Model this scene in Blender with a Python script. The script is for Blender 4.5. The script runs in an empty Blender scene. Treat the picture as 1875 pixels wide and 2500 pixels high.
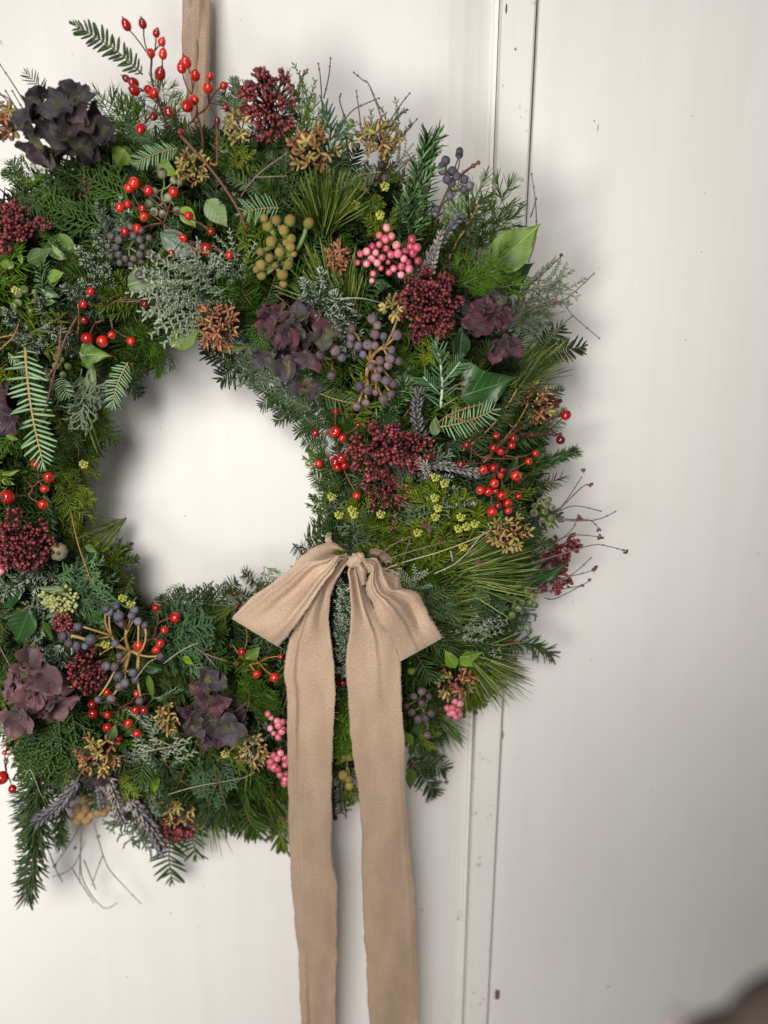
import bpy, math, random
import numpy as np
from mathutils import Vector, Matrix, Euler, noise as mnoise
random.seed(7); np.random.seed(7)
PI = math.pi
sc = bpy.context.scene
COL = sc.collection

# ------------------------------------------------------------------ camera, light, exposure
F = 1950.0                      # focal length in pixels of the 1875 px wide picture
PITCH = math.radians(16.8)
DY = 0.62 * math.cos(PITCH)     # camera's distance from the door, metres
cam_d = bpy.data.cameras.new('camera'); cam = bpy.data.objects.new('camera', cam_d); COL.objects.link(cam)
cam_d.sensor_fit = 'HORIZONTAL'; cam_d.sensor_width = 36.0; cam_d.lens = 36.0 * F / 1875.0
cam.location = (0, -DY, 0); cam.rotation_euler = (PI / 2 - PITCH, 0, 0)
cam_d.clip_start = 0.02; cam_d.clip_end = 50
cam_d.dof.use_dof = True; cam_d.dof.focus_distance = 0.515; cam_d.dof.aperture_fstop = 6.3
sc.camera = cam
sc.view_settings.view_transform = 'Standard'; sc.view_settings.look = 'None'
sc.view_settings.exposure = 0.0; sc.view_settings.gamma = 1.0
w = bpy.data.worlds.new('World'); sc.world = w; w.use_nodes = True
w.node_tree.nodes['Background'].inputs['Color'].default_value = (0.98, 0.985, 1.0, 1)
w.node_tree.nodes['Background'].inputs['Strength'].default_value = 0.165
def area(name, loc, target, size, power, color, spread=180):
    l = bpy.data.lights.new(name, 'AREA'); l.shape = 'RECTANGLE'; l.size = size[0]; l.size_y = size[1]
    l.energy = power; l.color = color; l.spread = math.radians(spread)
    o = bpy.data.objects.new(name, l); COL.objects.link(o); o.location = loc
    o.rotation_euler = (Vector(target) - Vector(loc)).to_track_quat('-Z', 'Y').to_euler()
    return o
area('window_light', (-0.30, -1.50, 0.50), (-0.60, 0, -0.56), (0.66, 0.66), 8.0, (1.0, 0.98, 0.95), 69)
area('low_fill_light', (-0.32, -0.86, -0.17), (0.28, 0, 0.20), (0.28, 0.34), 1.42, (1.0, 0.98, 0.955), 70)  # added fill lamp without a known source, brightens the door from low left

# ------------------------------------------------------------------ helpers
def P(u, v, d=0.0):
    """point d metres in front of the door seen at (u, v) of the 1875x2500 picture"""
    r = Vector(((u - 937.5) / F, 0, 0)) + Vector((0, math.cos(PITCH), -math.sin(PITCH))) + Vector((0, math.sin(PITCH), math.cos(PITCH))) * ((1250 - v) / F)
    return Vector((0, -DY, 0)) + r * ((DY - d) / r.y)
def px(v, d):
    return (P(1000, v, d) - P(990, v, d)).length / 10.0
CU, CV = 500.0, 1150.0
def surf(u, v):
    r = math.hypot(u - CU, v - CV)
    t = (r - 575.0) / 330.0
    return 0.03 + 0.062 * math.sqrt(max(0.0, 1 - t * t))

class MB:
    def __init__(s): s.v = []; s.f = []; s.m = []; s.n = 0; s.uv = None
    def add(s, V, Fc, mi=0):
        s.v.append(np.asarray(V, float)); n = s.n
        s.f.extend([tuple(i + n for i in f) for f in Fc]); s.m.extend([mi] * len(Fc)); s.n += len(V)
    def mesh(s, name, mats, smooth=True):
        me = bpy.data.meshes.new(name)
        V = np.concatenate(s.v) if s.v else np.zeros((0, 3))
        me.from_pydata(V.tolist(), [], s.f)
        for m in (mats if isinstance(mats, (list, tuple)) else [mats]): me.materials.append(m)
        if len(s.f):
            me.polygons.foreach_set('material_index', s.m)
            me.polygons.foreach_set('use_smooth', [smooth] * len(s.f))
        me.update()
        return me

def nrm(a):
    a = np.asarray(a, float); return a / (np.linalg.norm(a) + 1e-12)
def perp(y):
    y = nrm(y); a = np.array([1., 0, 0]) if abs(y[0]) < .8 else np.array([0, 0, 1.])
    return nrm(np.cross(y, a))
def basis(y, z):
    y = nrm(y); x = np.cross(y, z); 
    if np.linalg.norm(x) < 1e-5: x = perp(y)
    x = nrm(x); z = nrm(np.cross(x, y)); return np.array([x, y, z])
# needle template: rings of three points, unit length along Y, unit width along X
def _needle(ts, ws, th=.42):
    V = []; Fc = []
    for t, wd in zip(ts, ws):
        V += [(-.5 * wd, t, 0), (.5 * wd, t, 0), (0, t, th * wd)]
    k = len(ts)
    for i in range(k - 1):
        a = 3 * i; b = a + 3
        for j in range(3):
            jj = (j + 1) % 3; Fc.append((a + j, a + jj, b + jj, b + j))
    V.append((0, 1, 0)); tip = 3 * k; a = 3 * (k - 1)
    for j in range(3): Fc.append((a + j, a + (j + 1) % 3, tip))
    return np.array(V, float), Fc
N3 = _needle((0, .25, .6, .88), (.5, 1, .95, .6)); N2 = _needle((0, .45, .85), (.7, 1, .6)); N1 = _needle((0, .55), (.8, 1))
def needle(mb, o, y, z, L, W, bend=0., tpl=N2, mi=0):
    V, Fc = tpl; B = basis(y, z)
    X = V[:, 0] * W; Y = V[:, 1] * L; Z = V[:, 2] * W + bend * L * V[:, 1] ** 2
    mb.add(np.outer(X, B[0]) + np.outer(Y, B[1]) + np.outer(Z, B[2]) + np.asarray(o), Fc, mi)
def tube(mb, pts, rad, n=5, mi=0, caps=True):
    pts = [np.asarray(p, float) for p in pts]; k = len(pts)
    if not hasattr(rad, '__len__'): rad = [rad] * k
    V = []; up = None
    for i in range(k):
        t = nrm(pts[min(i + 1, k - 1)] - pts[max(i - 1, 0)])
        x = perp(t) if up is None else nrm(up - t * np.dot(up, t)); up = x; y = np.cross(t, x)
        for j in range(n):
            a = 2 * PI * j / n; V.append(pts[i] + rad[i] * (math.cos(a) * x + math.sin(a) * y))
    Fc = [(i * n + j, i * n + (j + 1) % n, (i + 1) * n + (j + 1) % n, (i + 1) * n + j) for i in range(k - 1) for j in range(n)]
    if caps: Fc += [tuple(range(n))[::-1], tuple((k - 1) * n + j for j in range(n))]
    mb.add(V, Fc, mi)
def curve(a, b, bow=0., z=(0, 0, 1), n=6):
    a = np.asarray(a, float); b = np.asarray(b, float); s = np.cross(b - a, z)
    return [a + (b - a) * t + s * bow * 4 * t * (1 - t) for t in np.linspace(0, 1, n)]
def sph(nu=12, nv=8):
    V = [(0, 0, -1)]; Fc = []
    for i in range(1, nv):
        p = PI * i / nv
        for j in range(nu):
            a = 2 * PI * j / nu; V.append((math.sin(p) * math.cos(a), math.sin(p) * math.sin(a), -math.cos(p)))
    V.append((0, 0, 1)); n = len(V)
    for j in range(nu): Fc.append((0, 1 + (j + 1) % nu, 1 + j))
    for i in range(nv - 2):
        for j in range(nu):
            a = 1 + i * nu; Fc.append((a + j, a + (j + 1) % nu, a + nu + (j + 1) % nu, a + nu + j))
    a = 1 + (nv - 2) * nu
    for j in range(nu): Fc.append((a + j, a + (j + 1) % nu, n - 1))
    return np.array(V), Fc
S6 = sph(6, 4); S8 = sph(8, 6); S16 = sph(18, 12)
def ball(mb, c, r, tpl=S6, sc_=(1, 1, 1), B=None, mi=0):
    V = tpl[0] * np.array(sc_) * r
    if B is not None: V = V @ B
    mb.add(V + np.asarray(c), tpl[1], mi)
R = random.uniform
def rv(): 
    return nrm(np.random.normal(size=3))

# ------------------------------------------------------------------ materials
def mat(name, c1, c2, rough=.45, nscale=60., namt=.35, c3=None, bump=0., bscale=300., coat=0., sheen=0., objr=.35, spec=.5, trans=0.):
    m = bpy.data.materials.new(name); m.use_nodes = True; nt = m.node_tree; N = nt.nodes; L = nt.links
    b = N['Principled BSDF']; b.inputs['Roughness'].default_value = rough
    b.inputs['Coat Weight'].default_value = coat; b.inputs['Coat Roughness'].default_value = .12
    b.inputs['Sheen Weight'].default_value = sheen; b.inputs['Specular IOR Level'].default_value = spec
    geo = N.new('ShaderNodeNewGeometry'); oi = N.new('ShaderNodeObjectInfo'); tc = N.new('ShaderNodeTexCoord')
    no = N.new('ShaderNodeTexNoise'); no.inputs['Scale'].default_value = nscale; no.inputs['Detail'].default_value = 3
    L.new(geo.outputs['Position'], no.inputs['Vector'])
    # island random, object random and noise blended into one factor
    a = N.new('ShaderNodeMath'); a.operation = 'MULTIPLY'; a.inputs[1].default_value = max(0., 1 - namt - objr); L.new(geo.outputs['Random Per Island'], a.inputs[0])
    c = N.new('ShaderNodeMath'); c.operation = 'MULTIPLY_ADD'; c.inputs[1].default_value = objr; L.new(oi.outputs['Random'], c.inputs[0]); L.new(a.outputs[0], c.inputs[2])
    e = N.new('ShaderNodeMath'); e.operation = 'MULTIPLY_ADD'; e.inputs[1].default_value = namt; L.new(no.outputs['Fac'], e.inputs[0]); L.new(c.outputs[0], e.inputs[2])
    r = N.new('ShaderNodeValToRGB'); L.new(e.outputs[0], r.inputs[0])
    r.color_ramp.elements[0].position = .2; r.color_ramp.elements[0].color = (*c1, 1)
    r.color_ramp.elements[1].position = .8; r.color_ramp.elements[1].color = (*(c3 or c2), 1)
    if c3:
        k = r.color_ramp.elements.new(.5); k.color = (*c2, 1)
    L.new(r.outputs[0], b.inputs['Base Color'])
    if bump:
        n2 = N.new('ShaderNodeTexNoise'); n2.inputs['Scale'].default_value = bscale; n2.inputs['Detail'].default_value = 4
        L.new(geo.outputs['Position'], n2.inputs['Vector'])
        bp = N.new('ShaderNodeBump'); bp.inputs['Strength'].default_value = bump; bp.inputs['Distance'].default_value = .001
        L.new(n2.outputs['Fac'], bp.inputs['Height']); L.new(bp.outputs[0], b.inputs['Normal'])
    if trans:
        b.inputs['Subsurface Weight'].default_value = trans; b.inputs['Subsurface Scale'].default_value = .004
    return m
M = {}
M['fir'] = mat('fir_green', (.005, .017, .002), (.045, .095, .008), .4, spec=.28, nscale=150)
M['firp'] = mat('fir_pale_underside', (.10, .19, .09), (.27, .40, .21), .5, spec=.3)
M['firb'] = mat('fir_bluish_green', (.014, .036, .011), (.11, .18, .075), .45, spec=.28, nscale=150)
M['yew'] = mat('yew_green', (.016, .038, .002), (.17, .22, .012), .4, spec=.28, nscale=120)
M['spruce'] = mat('spruce_green', (.006, .019, .004), (.065, .11, .03), .4, spec=.3, nscale=150)
M['jun'] = mat('juniper_frosted', (.008, .026, .007), (.05, .09, .035), .42, c3=(.50, .55, .44), namt=.15, objr=.12, spec=.35, nscale=150)
M['cryp'] = mat('juniper_green', (.004, .02, .004), (.035, .095, .018), .38, c3=(.22, .34, .15), namt=.2, objr=.12, spec=.35)
M['pine'] = mat('pine_green', (.014, .036, .003), (.11, .165, .015), .4, c3=(.34, .38, .11), namt=.2, objr=.25, spec=.3)
M['asp'] = mat('feathery_bright_green', (.012, .042, .001), (.12, .24, .008), .48, spec=.28)
M['thuja'] = mat('cedar_green', (.005, .018, .001), (.06, .135, .012), .5, spec=.28, nscale=120)
M['cyp'] = mat('cypress_grey_green', (.022, .042, .018), (.2, .26, .15), .6, spec=.28, nscale=140)
M['cypd'] = mat('cypress_teal', (.009, .032, .010), (.11, .2, .08), .55, spec=.28, nscale=140)
M['silver'] = mat('silver_leaf', (.12, .15, .09), (.38, .42, .30), .7)
M['rosem'] = mat('rosemary_green', (.03, .09, .03), (.10, .2, .09), .4)
M['rosemst'] = mat('rosemary_stem', (.3, .36, .22), (.5, .55, .4), .6)
M['lav'] = mat('lavender_bud', (.07, .06, .075), (.2, .175, .185), .75, c3=(.46, .39, .29))
M['leaf'] = mat('leaf_dark', (.006, .04, .01), (.03, .11, .015), .27, nscale=90, bump=.3, bscale=500, objr=.5, namt=.4)
M['leafl'] = mat('leaf_light', (.06, .15, .012), (.17, .32, .03), .4, nscale=90, bump=.3, bscale=500, objr=.5, namt=.4)
M['bark'] = mat('bark_brown', (.08, .045, .02), (.2, .11, .05), .7, nscale=400)
M['barko'] = mat('bark_orange', (.25, .1, .03), (.42, .2, .07), .7, nscale=400)
M['greenst'] = mat('stem_green', (.08, .13, .03), (.2, .25, .08), .6)
M['redst'] = mat('stem_reddish', (.07, .022, .015), (.16, .06, .035), .55)
M['ochst'] = mat('stem_ochre', (.25, .14, .05), (.42, .26, .1), .6)
M['twig'] = mat('dry_twig', (.13, .08, .07), (.26, .18, .15), .75)
M['paley'] = mat('stem_pale', (.22, .17, .11), (.42, .36, .26), .6)
M['red'] = mat('berry_red', (.16, .003, .004), (.42, .008, .006), .2, coat=.4, objr=.55, namt=.45, nscale=170, c3=(.56, .03, .012))
M['redd'] = mat('berry_dark_red', (.12, .004, .006), (.24, .01, .01), .2, coat=.5, objr=.7, namt=.3)
M['calyx'] = mat('calyx_dark', (.03, .012, .008), (.09, .045, .02), .8)
M['grape'] = mat('berry_dusty_purple', (.045, .026, .03), (.13, .078, .085), .6, nscale=350, c3=(.27, .19, .19), bump=.15, bscale=900, namt=.6, objr=.35, spec=.35)
M['grapeb'] = mat('berry_dusty_blue', (.03, .028, .036), (.085, .08, .10), .6, nscale=350, c3=(.17, .16, .19), bump=.15, bscale=900, namt=.6, objr=.35, spec=.35)
M['pink'] = mat('berry_pink', (.3, .03, .06), (.6, .13, .18), .34, coat=.2, nscale=260, objr=.5, namt=.5, c3=(.72, .3, .33))
M['brun'] = mat('seedball_green_brown', (.18, .2, .03), (.35, .3, .06), .85, c3=(.36, .16, .06), nscale=260, bump=1., bscale=1500, objr=.45, namt=.55)
def _tip(m, tipc):
    nt = m.node_tree; N = nt.nodes; L = nt.links; b = N['Principled BSDF']; tc = N.new('ShaderNodeTexCoord'); sp = N.new('ShaderNodeSeparateXYZ'); L.new(tc.outputs['Object'], sp.inputs[0])
    nz = N.new('ShaderNodeTexNoise'); nz.inputs['Scale'].default_value = 3.5; L.new(tc.outputs['Object'], nz.inputs['Vector'])
    a = N.new('ShaderNodeMath'); a.operation = 'MULTIPLY_ADD'; a.inputs[1].default_value = 1.1; L.new(nz.outputs['Fac'], a.inputs[0]); L.new(sp.outputs['Z'], a.inputs[2])
    r = N.new('ShaderNodeMapRange'); r.inputs['From Min'].default_value = .85; r.inputs['From Max'].default_value = 1.7; r.inputs['To Max'].default_value = .6; L.new(a.outputs[0], r.inputs['Value'])
    src = b.inputs['Base Color'].links[0].from_socket; mx = N.new('ShaderNodeMix'); mx.data_type = 'RGBA'; L.new(r.outputs[0], mx.inputs['Factor']); L.new(src, mx.inputs[6]); mx.inputs[7].default_value = (*tipc, 1); L.new(mx.outputs[2], b.inputs['Base Color'])
M['brun'] = mat('seedball_green_brown', (.13, .14, .02), (.30, .27, .05), .85, nscale=260, bump=1., bscale=1500, objr=.45, namt=.55); _tip(M['brun'], (.26, .085, .035))
M['brund'] = mat('seedball_brown', (.25, .15, .06), (.42, .26, .12), .85, nscale=260, bump=1., bscale=1500, objr=.6, namt=.4)
M['ivyb'] = mat('ivy_berry_green', (.07, .13, .02), (.17, .25, .05), .42, objr=.6, namt=.4)
M['ivyd'] = mat('ivy_berry_dark', (.02, .025, .025), (.07, .07, .065), .45, objr=.6, namt=.4)
M['ivyg'] = mat('ivy_berry_grey_green', (.13, .14, .07), (.25, .25, .14), .6, objr=.6, namt=.4)
_tip(M['grape'], (.05, .035, .045))
M['cap'] = mat('berry_cap_brown', (.06, .04, .03), (.14, .09, .07), .8)
M['skim'] = mat('flower_bud_red', (.035, .004, .006), (.13, .016, .02), .45, namt=.3, objr=.15, c3=(.30, .06, .055))
M['skimst'] = mat('bud_stalk_maroon', (.06, .02, .02), (.14, .05, .04), .6)
M['ybud'] = mat('bud_yellow_green', (.2, .24, .025), (.42, .40, .07), .5, namt=.2, objr=.1)
M['cream'] = mat('bud_pale_green', (.17, .2, .05), (.42, .4, .16), .5)
M['star'] = mat('calyx_tan', (.16, .08, .025), (.42, .25, .09), .6, objr=.4, namt=.3)
M['staro'] = mat('calyx_rust', (.15, .045, .02), (.38, .15, .07), .6, objr=.4, namt=.3)
M['starg'] = mat('calyx_olive', (.11, .09, .018), (.42, .32, .10), .6, objr=.4, namt=.3)
M['seed'] = mat('dry_seed_head', (.09, .03, .025), (.2, .08, .06), .8)
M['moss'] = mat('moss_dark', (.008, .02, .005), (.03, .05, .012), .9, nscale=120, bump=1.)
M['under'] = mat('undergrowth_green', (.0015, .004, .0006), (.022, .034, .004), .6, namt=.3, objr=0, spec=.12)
M['brown'] = mat('dark_brown_cloth', (.022, .014, .009), (.045, .028, .018), .9, nscale=30)

def petal_mat(name, edge, mid, heart):
    m = bpy.data.materials.new(name); m.use_nodes = True; nt = m.node_tree; N = nt.nodes; L = nt.links
    b = N['Principled BSDF']; b.inputs['Roughness'].default_value = .48; b.inputs['Sheen Weight'].default_value = .1
    at = N.new('ShaderNodeUVMap'); at.uv_map = 'uv'; sx = N.new('ShaderNodeSeparateXYZ'); L.new(at.outputs[0], sx.inputs[0])
    oi = N.new('ShaderNodeObjectInfo'); geo = N.new('ShaderNodeNewGeometry')
    no = N.new('ShaderNodeTexNoise'); no.inputs['Scale'].default_value = 90; no.inputs['Detail'].default_value = 4; L.new(geo.outputs['Position'], no.inputs['Vector'])
    # colour by distance from the petal's base, shifted by petal and noise
    a = N.new('ShaderNodeMath'); a.operation = 'MULTIPLY_ADD'; a.inputs[1].default_value = .8; a.inputs[2].default_value = -.42; L.new(oi.outputs['Random'], a.inputs[0])
    c = N.new('ShaderNodeMath'); c.operation = 'ADD'; L.new(sx.outputs['Y'], c.inputs[0]); L.new(a.outputs[0], c.inputs[1])
    e = N.new('ShaderNodeMath'); e.operation = 'MULTIPLY_ADD'; e.inputs[1].default_value = .5; L.new(no.outputs['Fac'], e.inputs[0]); L.new(c.outputs[0], e.inputs[2])
    r = N.new('ShaderNodeValToRGB'); L.new(e.outputs[0], r.inputs[0])
    r.color_ramp.elements[0].position = .12; r.color_ramp.elements[0].color = (*heart, 1)
    r.color_ramp.elements[1].position = 1.1 - .1; r.color_ramp.elements[1].color = (*edge, 1)
    k = r.color_ramp.elements.new(.5); k.color = (*mid, 1)
    L.new(r.outputs[0], b.inputs['Base Color'])
    # veins fanning out from the base
    at2 = N.new('ShaderNodeMath'); at2.operation = 'ARCTAN2'
    xm = N.new('ShaderNodeMath'); xm.operation = 'SUBTRACT'; xm.inputs[1].default_value = .5; L.new(sx.outputs['X'], xm.inputs[0])
    ya = N.new('ShaderNodeMath'); ya.operation = 'ADD'; ya.inputs[1].default_value = .15; L.new(sx.outputs['Y'], ya.inputs[0])
    L.new(xm.outputs[0], at2.inputs[0]); L.new(ya.outputs[0], at2.inputs[1])
    cb = N.new('ShaderNodeCombineXYZ'); L.new(at2.outputs[0], cb.inputs[0])
    ys = N.new('ShaderNodeMath'); ys.operation = 'MULTIPLY'; ys.inputs[1].default_value = .12; L.new(sx.outputs['Y'], ys.inputs[0]); L.new(ys.outputs[0], cb.inputs[1])
    n2 = N.new('ShaderNodeTexNoise'); n2.inputs['Scale'].default_value = 11; n2.inputs['Detail'].default_value = 4; L.new(cb.outputs[0], n2.inputs['Vector'])
    bp = N.new('ShaderNodeBump'); bp.inputs['Strength'].default_value = .8; bp.inputs['Distance'].default_value = .0016; L.new(n2.outputs['Fac'], bp.inputs['Height']); L.new(bp.outputs[0], b.inputs['Normal'])
    return m
PM = {'dark': petal_mat('petal_blackish_purple', (0.0218, 0.0136, 0.0177), (0.0204, 0.0136, 0.0184), (0.0578, 0.0578, 0.0204)),
      'maroon': petal_mat('petal_maroon', (0.0408, 0.0109, 0.0163), (0.0476, 0.0116, 0.0184), (0.0952, 0.0578, 0.0510)),
      'mauve': petal_mat('petal_mauve', (0.1156, 0.0544, 0.0578), (0.0646, 0.0286, 0.0354), (0.0884, 0.0612, 0.0476)),
      'slate': petal_mat('petal_slate_purple', (0.0476, 0.0320, 0.0394), (0.0374, 0.0238, 0.0320), (0.1360, 0.1224, 0.0408))}
PM_purple = petal_mat('petal_deep_purple', (0.0408, 0.0163, 0.0245), (0.0442, 0.0231, 0.0326), (0.0816, 0.0544, 0.0544)); PM['purple'] = PM_purple
PM['olive'] = petal_mat('petal_olive_purple', (0.0340, 0.0218, 0.0238), (0.0510, 0.0476, 0.0204), (0.1088, 0.1088, 0.0340))
PM['wine'] = petal_mat('petal_wine', (0.0816, 0.0204, 0.0306), (0.0510, 0.0109, 0.0190), (0.0884, 0.0544, 0.0340))
PM['rose'] = petal_mat('petal_dusty_rose', (0.1632, 0.0748, 0.0748), (0.1156, 0.0476, 0.0544), (0.1088, 0.0884, 0.0476))

# ------------------------------------------------------------------ things, parts, labels
LAND = []       # (u, v, phrase)
USED = {}
def place_obj(o, parent=None):
    COL.objects.link(o)
    if parent: o.parent = parent
    return o
def thing(name, label, cat, loc, group=None, mtx=None):
    o = bpy.data.objects.new(name, None); COL.objects.link(o); o.empty_display_size = .01
    if mtx is not None: o.matrix_world = mtx
    else: o.location = loc
    o['label'] = label; o['category'] = cat
    if group: o['group'] = group
    return o
def part(name, me, parent, mtx=None, stuff=False, label=None):
    o = bpy.data.objects.new(name, me); COL.objects.link(o); o.parent = parent
    if mtx is not None: o.matrix_local = mtx
    if stuff: o['kind'] = 'stuff'
    if label: o['label'] = label
    return o
def frame(o, y, z, s):
    y = Vector(y).normalized(); x = y.cross(Vector(z))
    if x.length < 1e-4: x = y.cross(Vector((1, 0, .1)))
    x.normalize(); z = x.cross(y).normalized()
    m = Matrix((x, y, z)).transposed().to_4x4()
    if not hasattr(s, '__len__'): s = (s, s, s)
    return Matrix.Translation(o) @ m @ Matrix.Diagonal((*s, 1))

DIRS = ['to the right of', 'to the upper right of', 'just above', 'to the upper left of', 'to the left of', 'to the lower left of', 'just below', 'to the lower right of']
DSH = ['right of', 'above and right of', 'above', 'above and left of', 'left of', 'below and left of', 'below', 'below and right of']
def auto_label(desc, u, v):
    c = sorted(LAND, key=lambda l: math.hypot(l[0] - u, l[1] - v))[:9]
    for k, (lu, lv, ph) in enumerate(c):
        if math.hypot(lu - u, lv - v) < 34: cand = [f'{desc} amid the {ph}', f'{desc} tucked under the {ph}']
        else:
            a = math.atan2(-(v - lv), u - lu); i = round(a / (PI / 4)) % 8
            cand = [f'{desc} {DSH[i]} the {ph}']
        for s in cand:
            if s not in USED and len(s.split()) <= 16: USED[s] = 1; return s
    for i in range(len(c)):
        for j in range(i + 1, len(c)):
            s = f'{desc} between the {c[i][2]} and the {c[j][2]}'
            if s not in USED and len(s.split()) <= 16: USED[s] = 1; return s
    for i in range(len(c)):
        for j in range(len(c)):
            s = f'{desc} nearer the {c[i][2]} than the {c[j][2]}'
            if i != j and s not in USED and len(s.split()) <= 16: USED[s] = 1; return s
    return f'{desc} near the {c[0][2]}'

# ------------------------------------------------------------------ door (two leaves and the strip that covers their joint)
def paint_mat(name, base, dirt):
    m = bpy.data.materials.new(name); m.use_nodes = True; nt = m.node_tree; N = nt.nodes; L = nt.links
    b = N['Principled BSDF']; b.inputs['Roughness'].default_value = .5; b.inputs['Specular IOR Level'].default_value = .3
    geo = N.new('ShaderNodeNewGeometry')
    no = N.new('ShaderNodeTexNoise'); no.inputs['Scale'].default_value = 5; no.inputs['Detail'].default_value = 5; L.new(geo.outputs['Position'], no.inputs['Vector'])
    r = N.new('ShaderNodeValToRGB'); L.new(no.outputs['Fac'], r.inputs[0])
    r.color_ramp.elements[0].position = .35; r.color_ramp.elements[0].color = (*base, 1)
    r.color_ramp.elements[1].position = .7; r.color_ramp.elements[1].color = (base[0] * .955, base[1] * .965, base[2] * .95, 1)
    # fine specks and scuffs
    n2 = N.new('ShaderNodeTexNoise'); n2.inputs['Scale'].default_value = 120; n2.inputs['Detail'].default_value = 2; L.new(geo.outputs['Position'], n2.inputs['Vector'])
    r2 = N.new('ShaderNodeValToRGB'); r2.color_ramp.elements[0].position = .735 - dirt; r2.color_ramp.elements[0].color = (0, 0, 0, 1); r2.color_ramp.elements[1].position = .80 - dirt; r2.color_ramp.elements[1].color = (.55, .55, .55, 1)
    L.new(n2.outputs['Fac'], r2.inputs[0])
    mx = N.new('ShaderNodeMix'); mx.data_type = 'RGBA'; L.new(r2.outputs[0], mx.inputs['Factor']); L.new(r.outputs[0], mx.inputs[6]); mx.inputs[7].default_value = (.38, .33, .25, 1)
    mq = N.new('ShaderNodeMapping'); mq.inputs['Scale'].default_value = (1, 1, .08); L.new(geo.outputs['Position'], mq.inputs['Vector'])
    n5 = N.new('ShaderNodeTexNoise'); n5.inputs['Scale'].default_value = 55; n5.inputs['Detail'].default_value = 5; n5.inputs['Distortion'].default_value = .6; L.new(mq.outputs[0], n5.inputs['Vector'])
    r5 = N.new('ShaderNodeMapRange'); r5.inputs['From Min'].default_value = .45; r5.inputs['From Max'].default_value = .8; r5.inputs['To Max'].default_value = .16; L.new(n5.outputs['Fac'], r5.inputs['Value'])
    m5 = N.new('ShaderNodeMix'); m5.data_type = 'RGBA'; L.new(r5.outputs[0], m5.inputs['Factor']); L.new(mx.outputs[2], m5.inputs[6]); m5.inputs[7].default_value = (.62, .56, .47, 1)
    L.new(m5.outputs[2], b.inputs['Base Color'])
    # brush marks run down the door
    mp = N.new('ShaderNodeMapping'); mp.inputs['Scale'].default_value = (1, 1, .05); L.new(geo.outputs['Position'], mp.inputs['Vector'])
    n3 = N.new('ShaderNodeTexNoise'); n3.inputs['Scale'].default_value = 260; n3.inputs['Detail'].default_value = 3; L.new(mp.outputs[0], n3.inputs['Vector'])
    n4 = N.new('ShaderNodeTexNoise'); n4.inputs['Scale'].default_value = 35; n4.inputs['Detail'].default_value = 3; L.new(geo.outputs['Position'], n4.inputs['Vector'])
    ad = N.new('ShaderNodeMath'); ad.operation = 'ADD'; L.new(n3.outputs['Fac'], ad.inputs[0]); L.new(n4.outputs['Fac'], ad.inputs[1])
    bp = N.new('ShaderNodeBump'); bp.inputs['Strength'].default_value = .14; bp.inputs['Distance'].default_value = .0010; L.new(ad.outputs[0], bp.inputs['Height']); L.new(bp.outputs[0], b.inputs['Normal'])
    return m
M['paint'] = paint_mat('white_paint', (.80, .765, .73), 0)
M['paintr'] = paint_mat('white_paint_right', (.79, .755, .715), -.02)
M['paints'] = paint_mat('white_paint_strip', (.79, .76, .705), .075)
XG = P(1309, 0).x; XS = P(1226, 0).x; XM = P(1160, 0).x
Z0, Z1 = -1.25, 0.75
def profile(name, prof, m, parent, z0=Z0, z1=Z1, nz=2):
    """vertical extrusion of a list of (x, depth in front of the door face) points"""
    mb = MB(); k = len(prof)
    V = [(x, -d, z) for z in np.linspace(z0, z1, nz) for x, d in prof]
    mb.add(V, [(j * k + i, j * k + i + 1, (j + 1) * k + i + 1, (j + 1) * k + i) for j in range(nz - 1) for i in range(k - 1)])
    o = part(name, mb.mesh(name, m, False), parent); return o
dl = thing('panelled_door', 'white painted panelled door behind the wreath, brushed and scuffed', 'door', (0, 0, Z0), 'white doors')
dl.location = (0, 0, 0)
mb_prof = [(-1.6, -.045), (-1.6, -.003), (XM - .024, -.003), (XM - .016, -.0036), (XM - .006, -.0062), (XM + .004, -.0102), (XM + .011, -.0138), (XM + .0125, -.0148), (XS - .0045, -.0150), (XS - .0030, -.0120), (XS - .0006, -.0115), (XS - .0006, -.045)]
profile('panel', mb_prof, M['paint'], dl)
st = profile('cover_strip', [(XS, -.045), (XS, .0030), (XS + .0012, .0042), (XG - .0016, .0042), (XG - .0003, .003), (XG, .0), (XG, -.045)], M['paints'], dl)
dr = thing('plain_door', 'plain white door leaf filling the right side beyond the dark joint', 'door', (0, 0, 0), 'white doors')
profile('door_face', [(XG + .0016, -.045), (XG + .0016, -.0035), (XG + .0032, -.0022), (XG + .012, -.0020), (XG + .020, -.0022), (1.9, -.0022), (1.9, -.045)], M['paintr'], dr)
M['gap'] = mat('joint_dark', (.02, .016, .012), (.04, .03, .025), .9)
mb = MB(); mb.add([(-1.7, .05, Z0), (2, .05, Z0), (2, .05, Z1), (-1.7, .05, Z1)], [(0, 1, 2, 3)])
o = bpy.data.objects.new('wall', mb.mesh('wall', M['gap'])); COL.objects.link(o); o['kind'] = 'structure'
def chip(u, v, wp, hp, d, parent, lab, m):
    mb = MB(); c = P(u, v, d); s = px(v, d); n = 11
    V = [(c.x, c.y - .0006, c.z)] + [(c.x + s * wp * math.cos(a) * R(.7, 1.1), c.y, c.z + s * hp * math.sin(a) * R(.8, 1.1)) for a in np.linspace(0, 2 * PI, n, endpoint=False)]
    mb.add(V, [(0, 1 + i, 1 + (i + 1) % n) for i in range(n)]); part('paint_chip', mb.mesh('paint_chip', m), parent, label=lab)
M['chip'] = mat('bare_wood', (.10, .07, .05), (.2, .13, .09), .9)
M['chipr'] = mat('rusty_spot', (.3, .16, .1), (.42, .28, .2), .9)
M['chipy'] = mat('yellowish_spot', (.5, .45, .2), (.6, .52, .3), .9)
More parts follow.
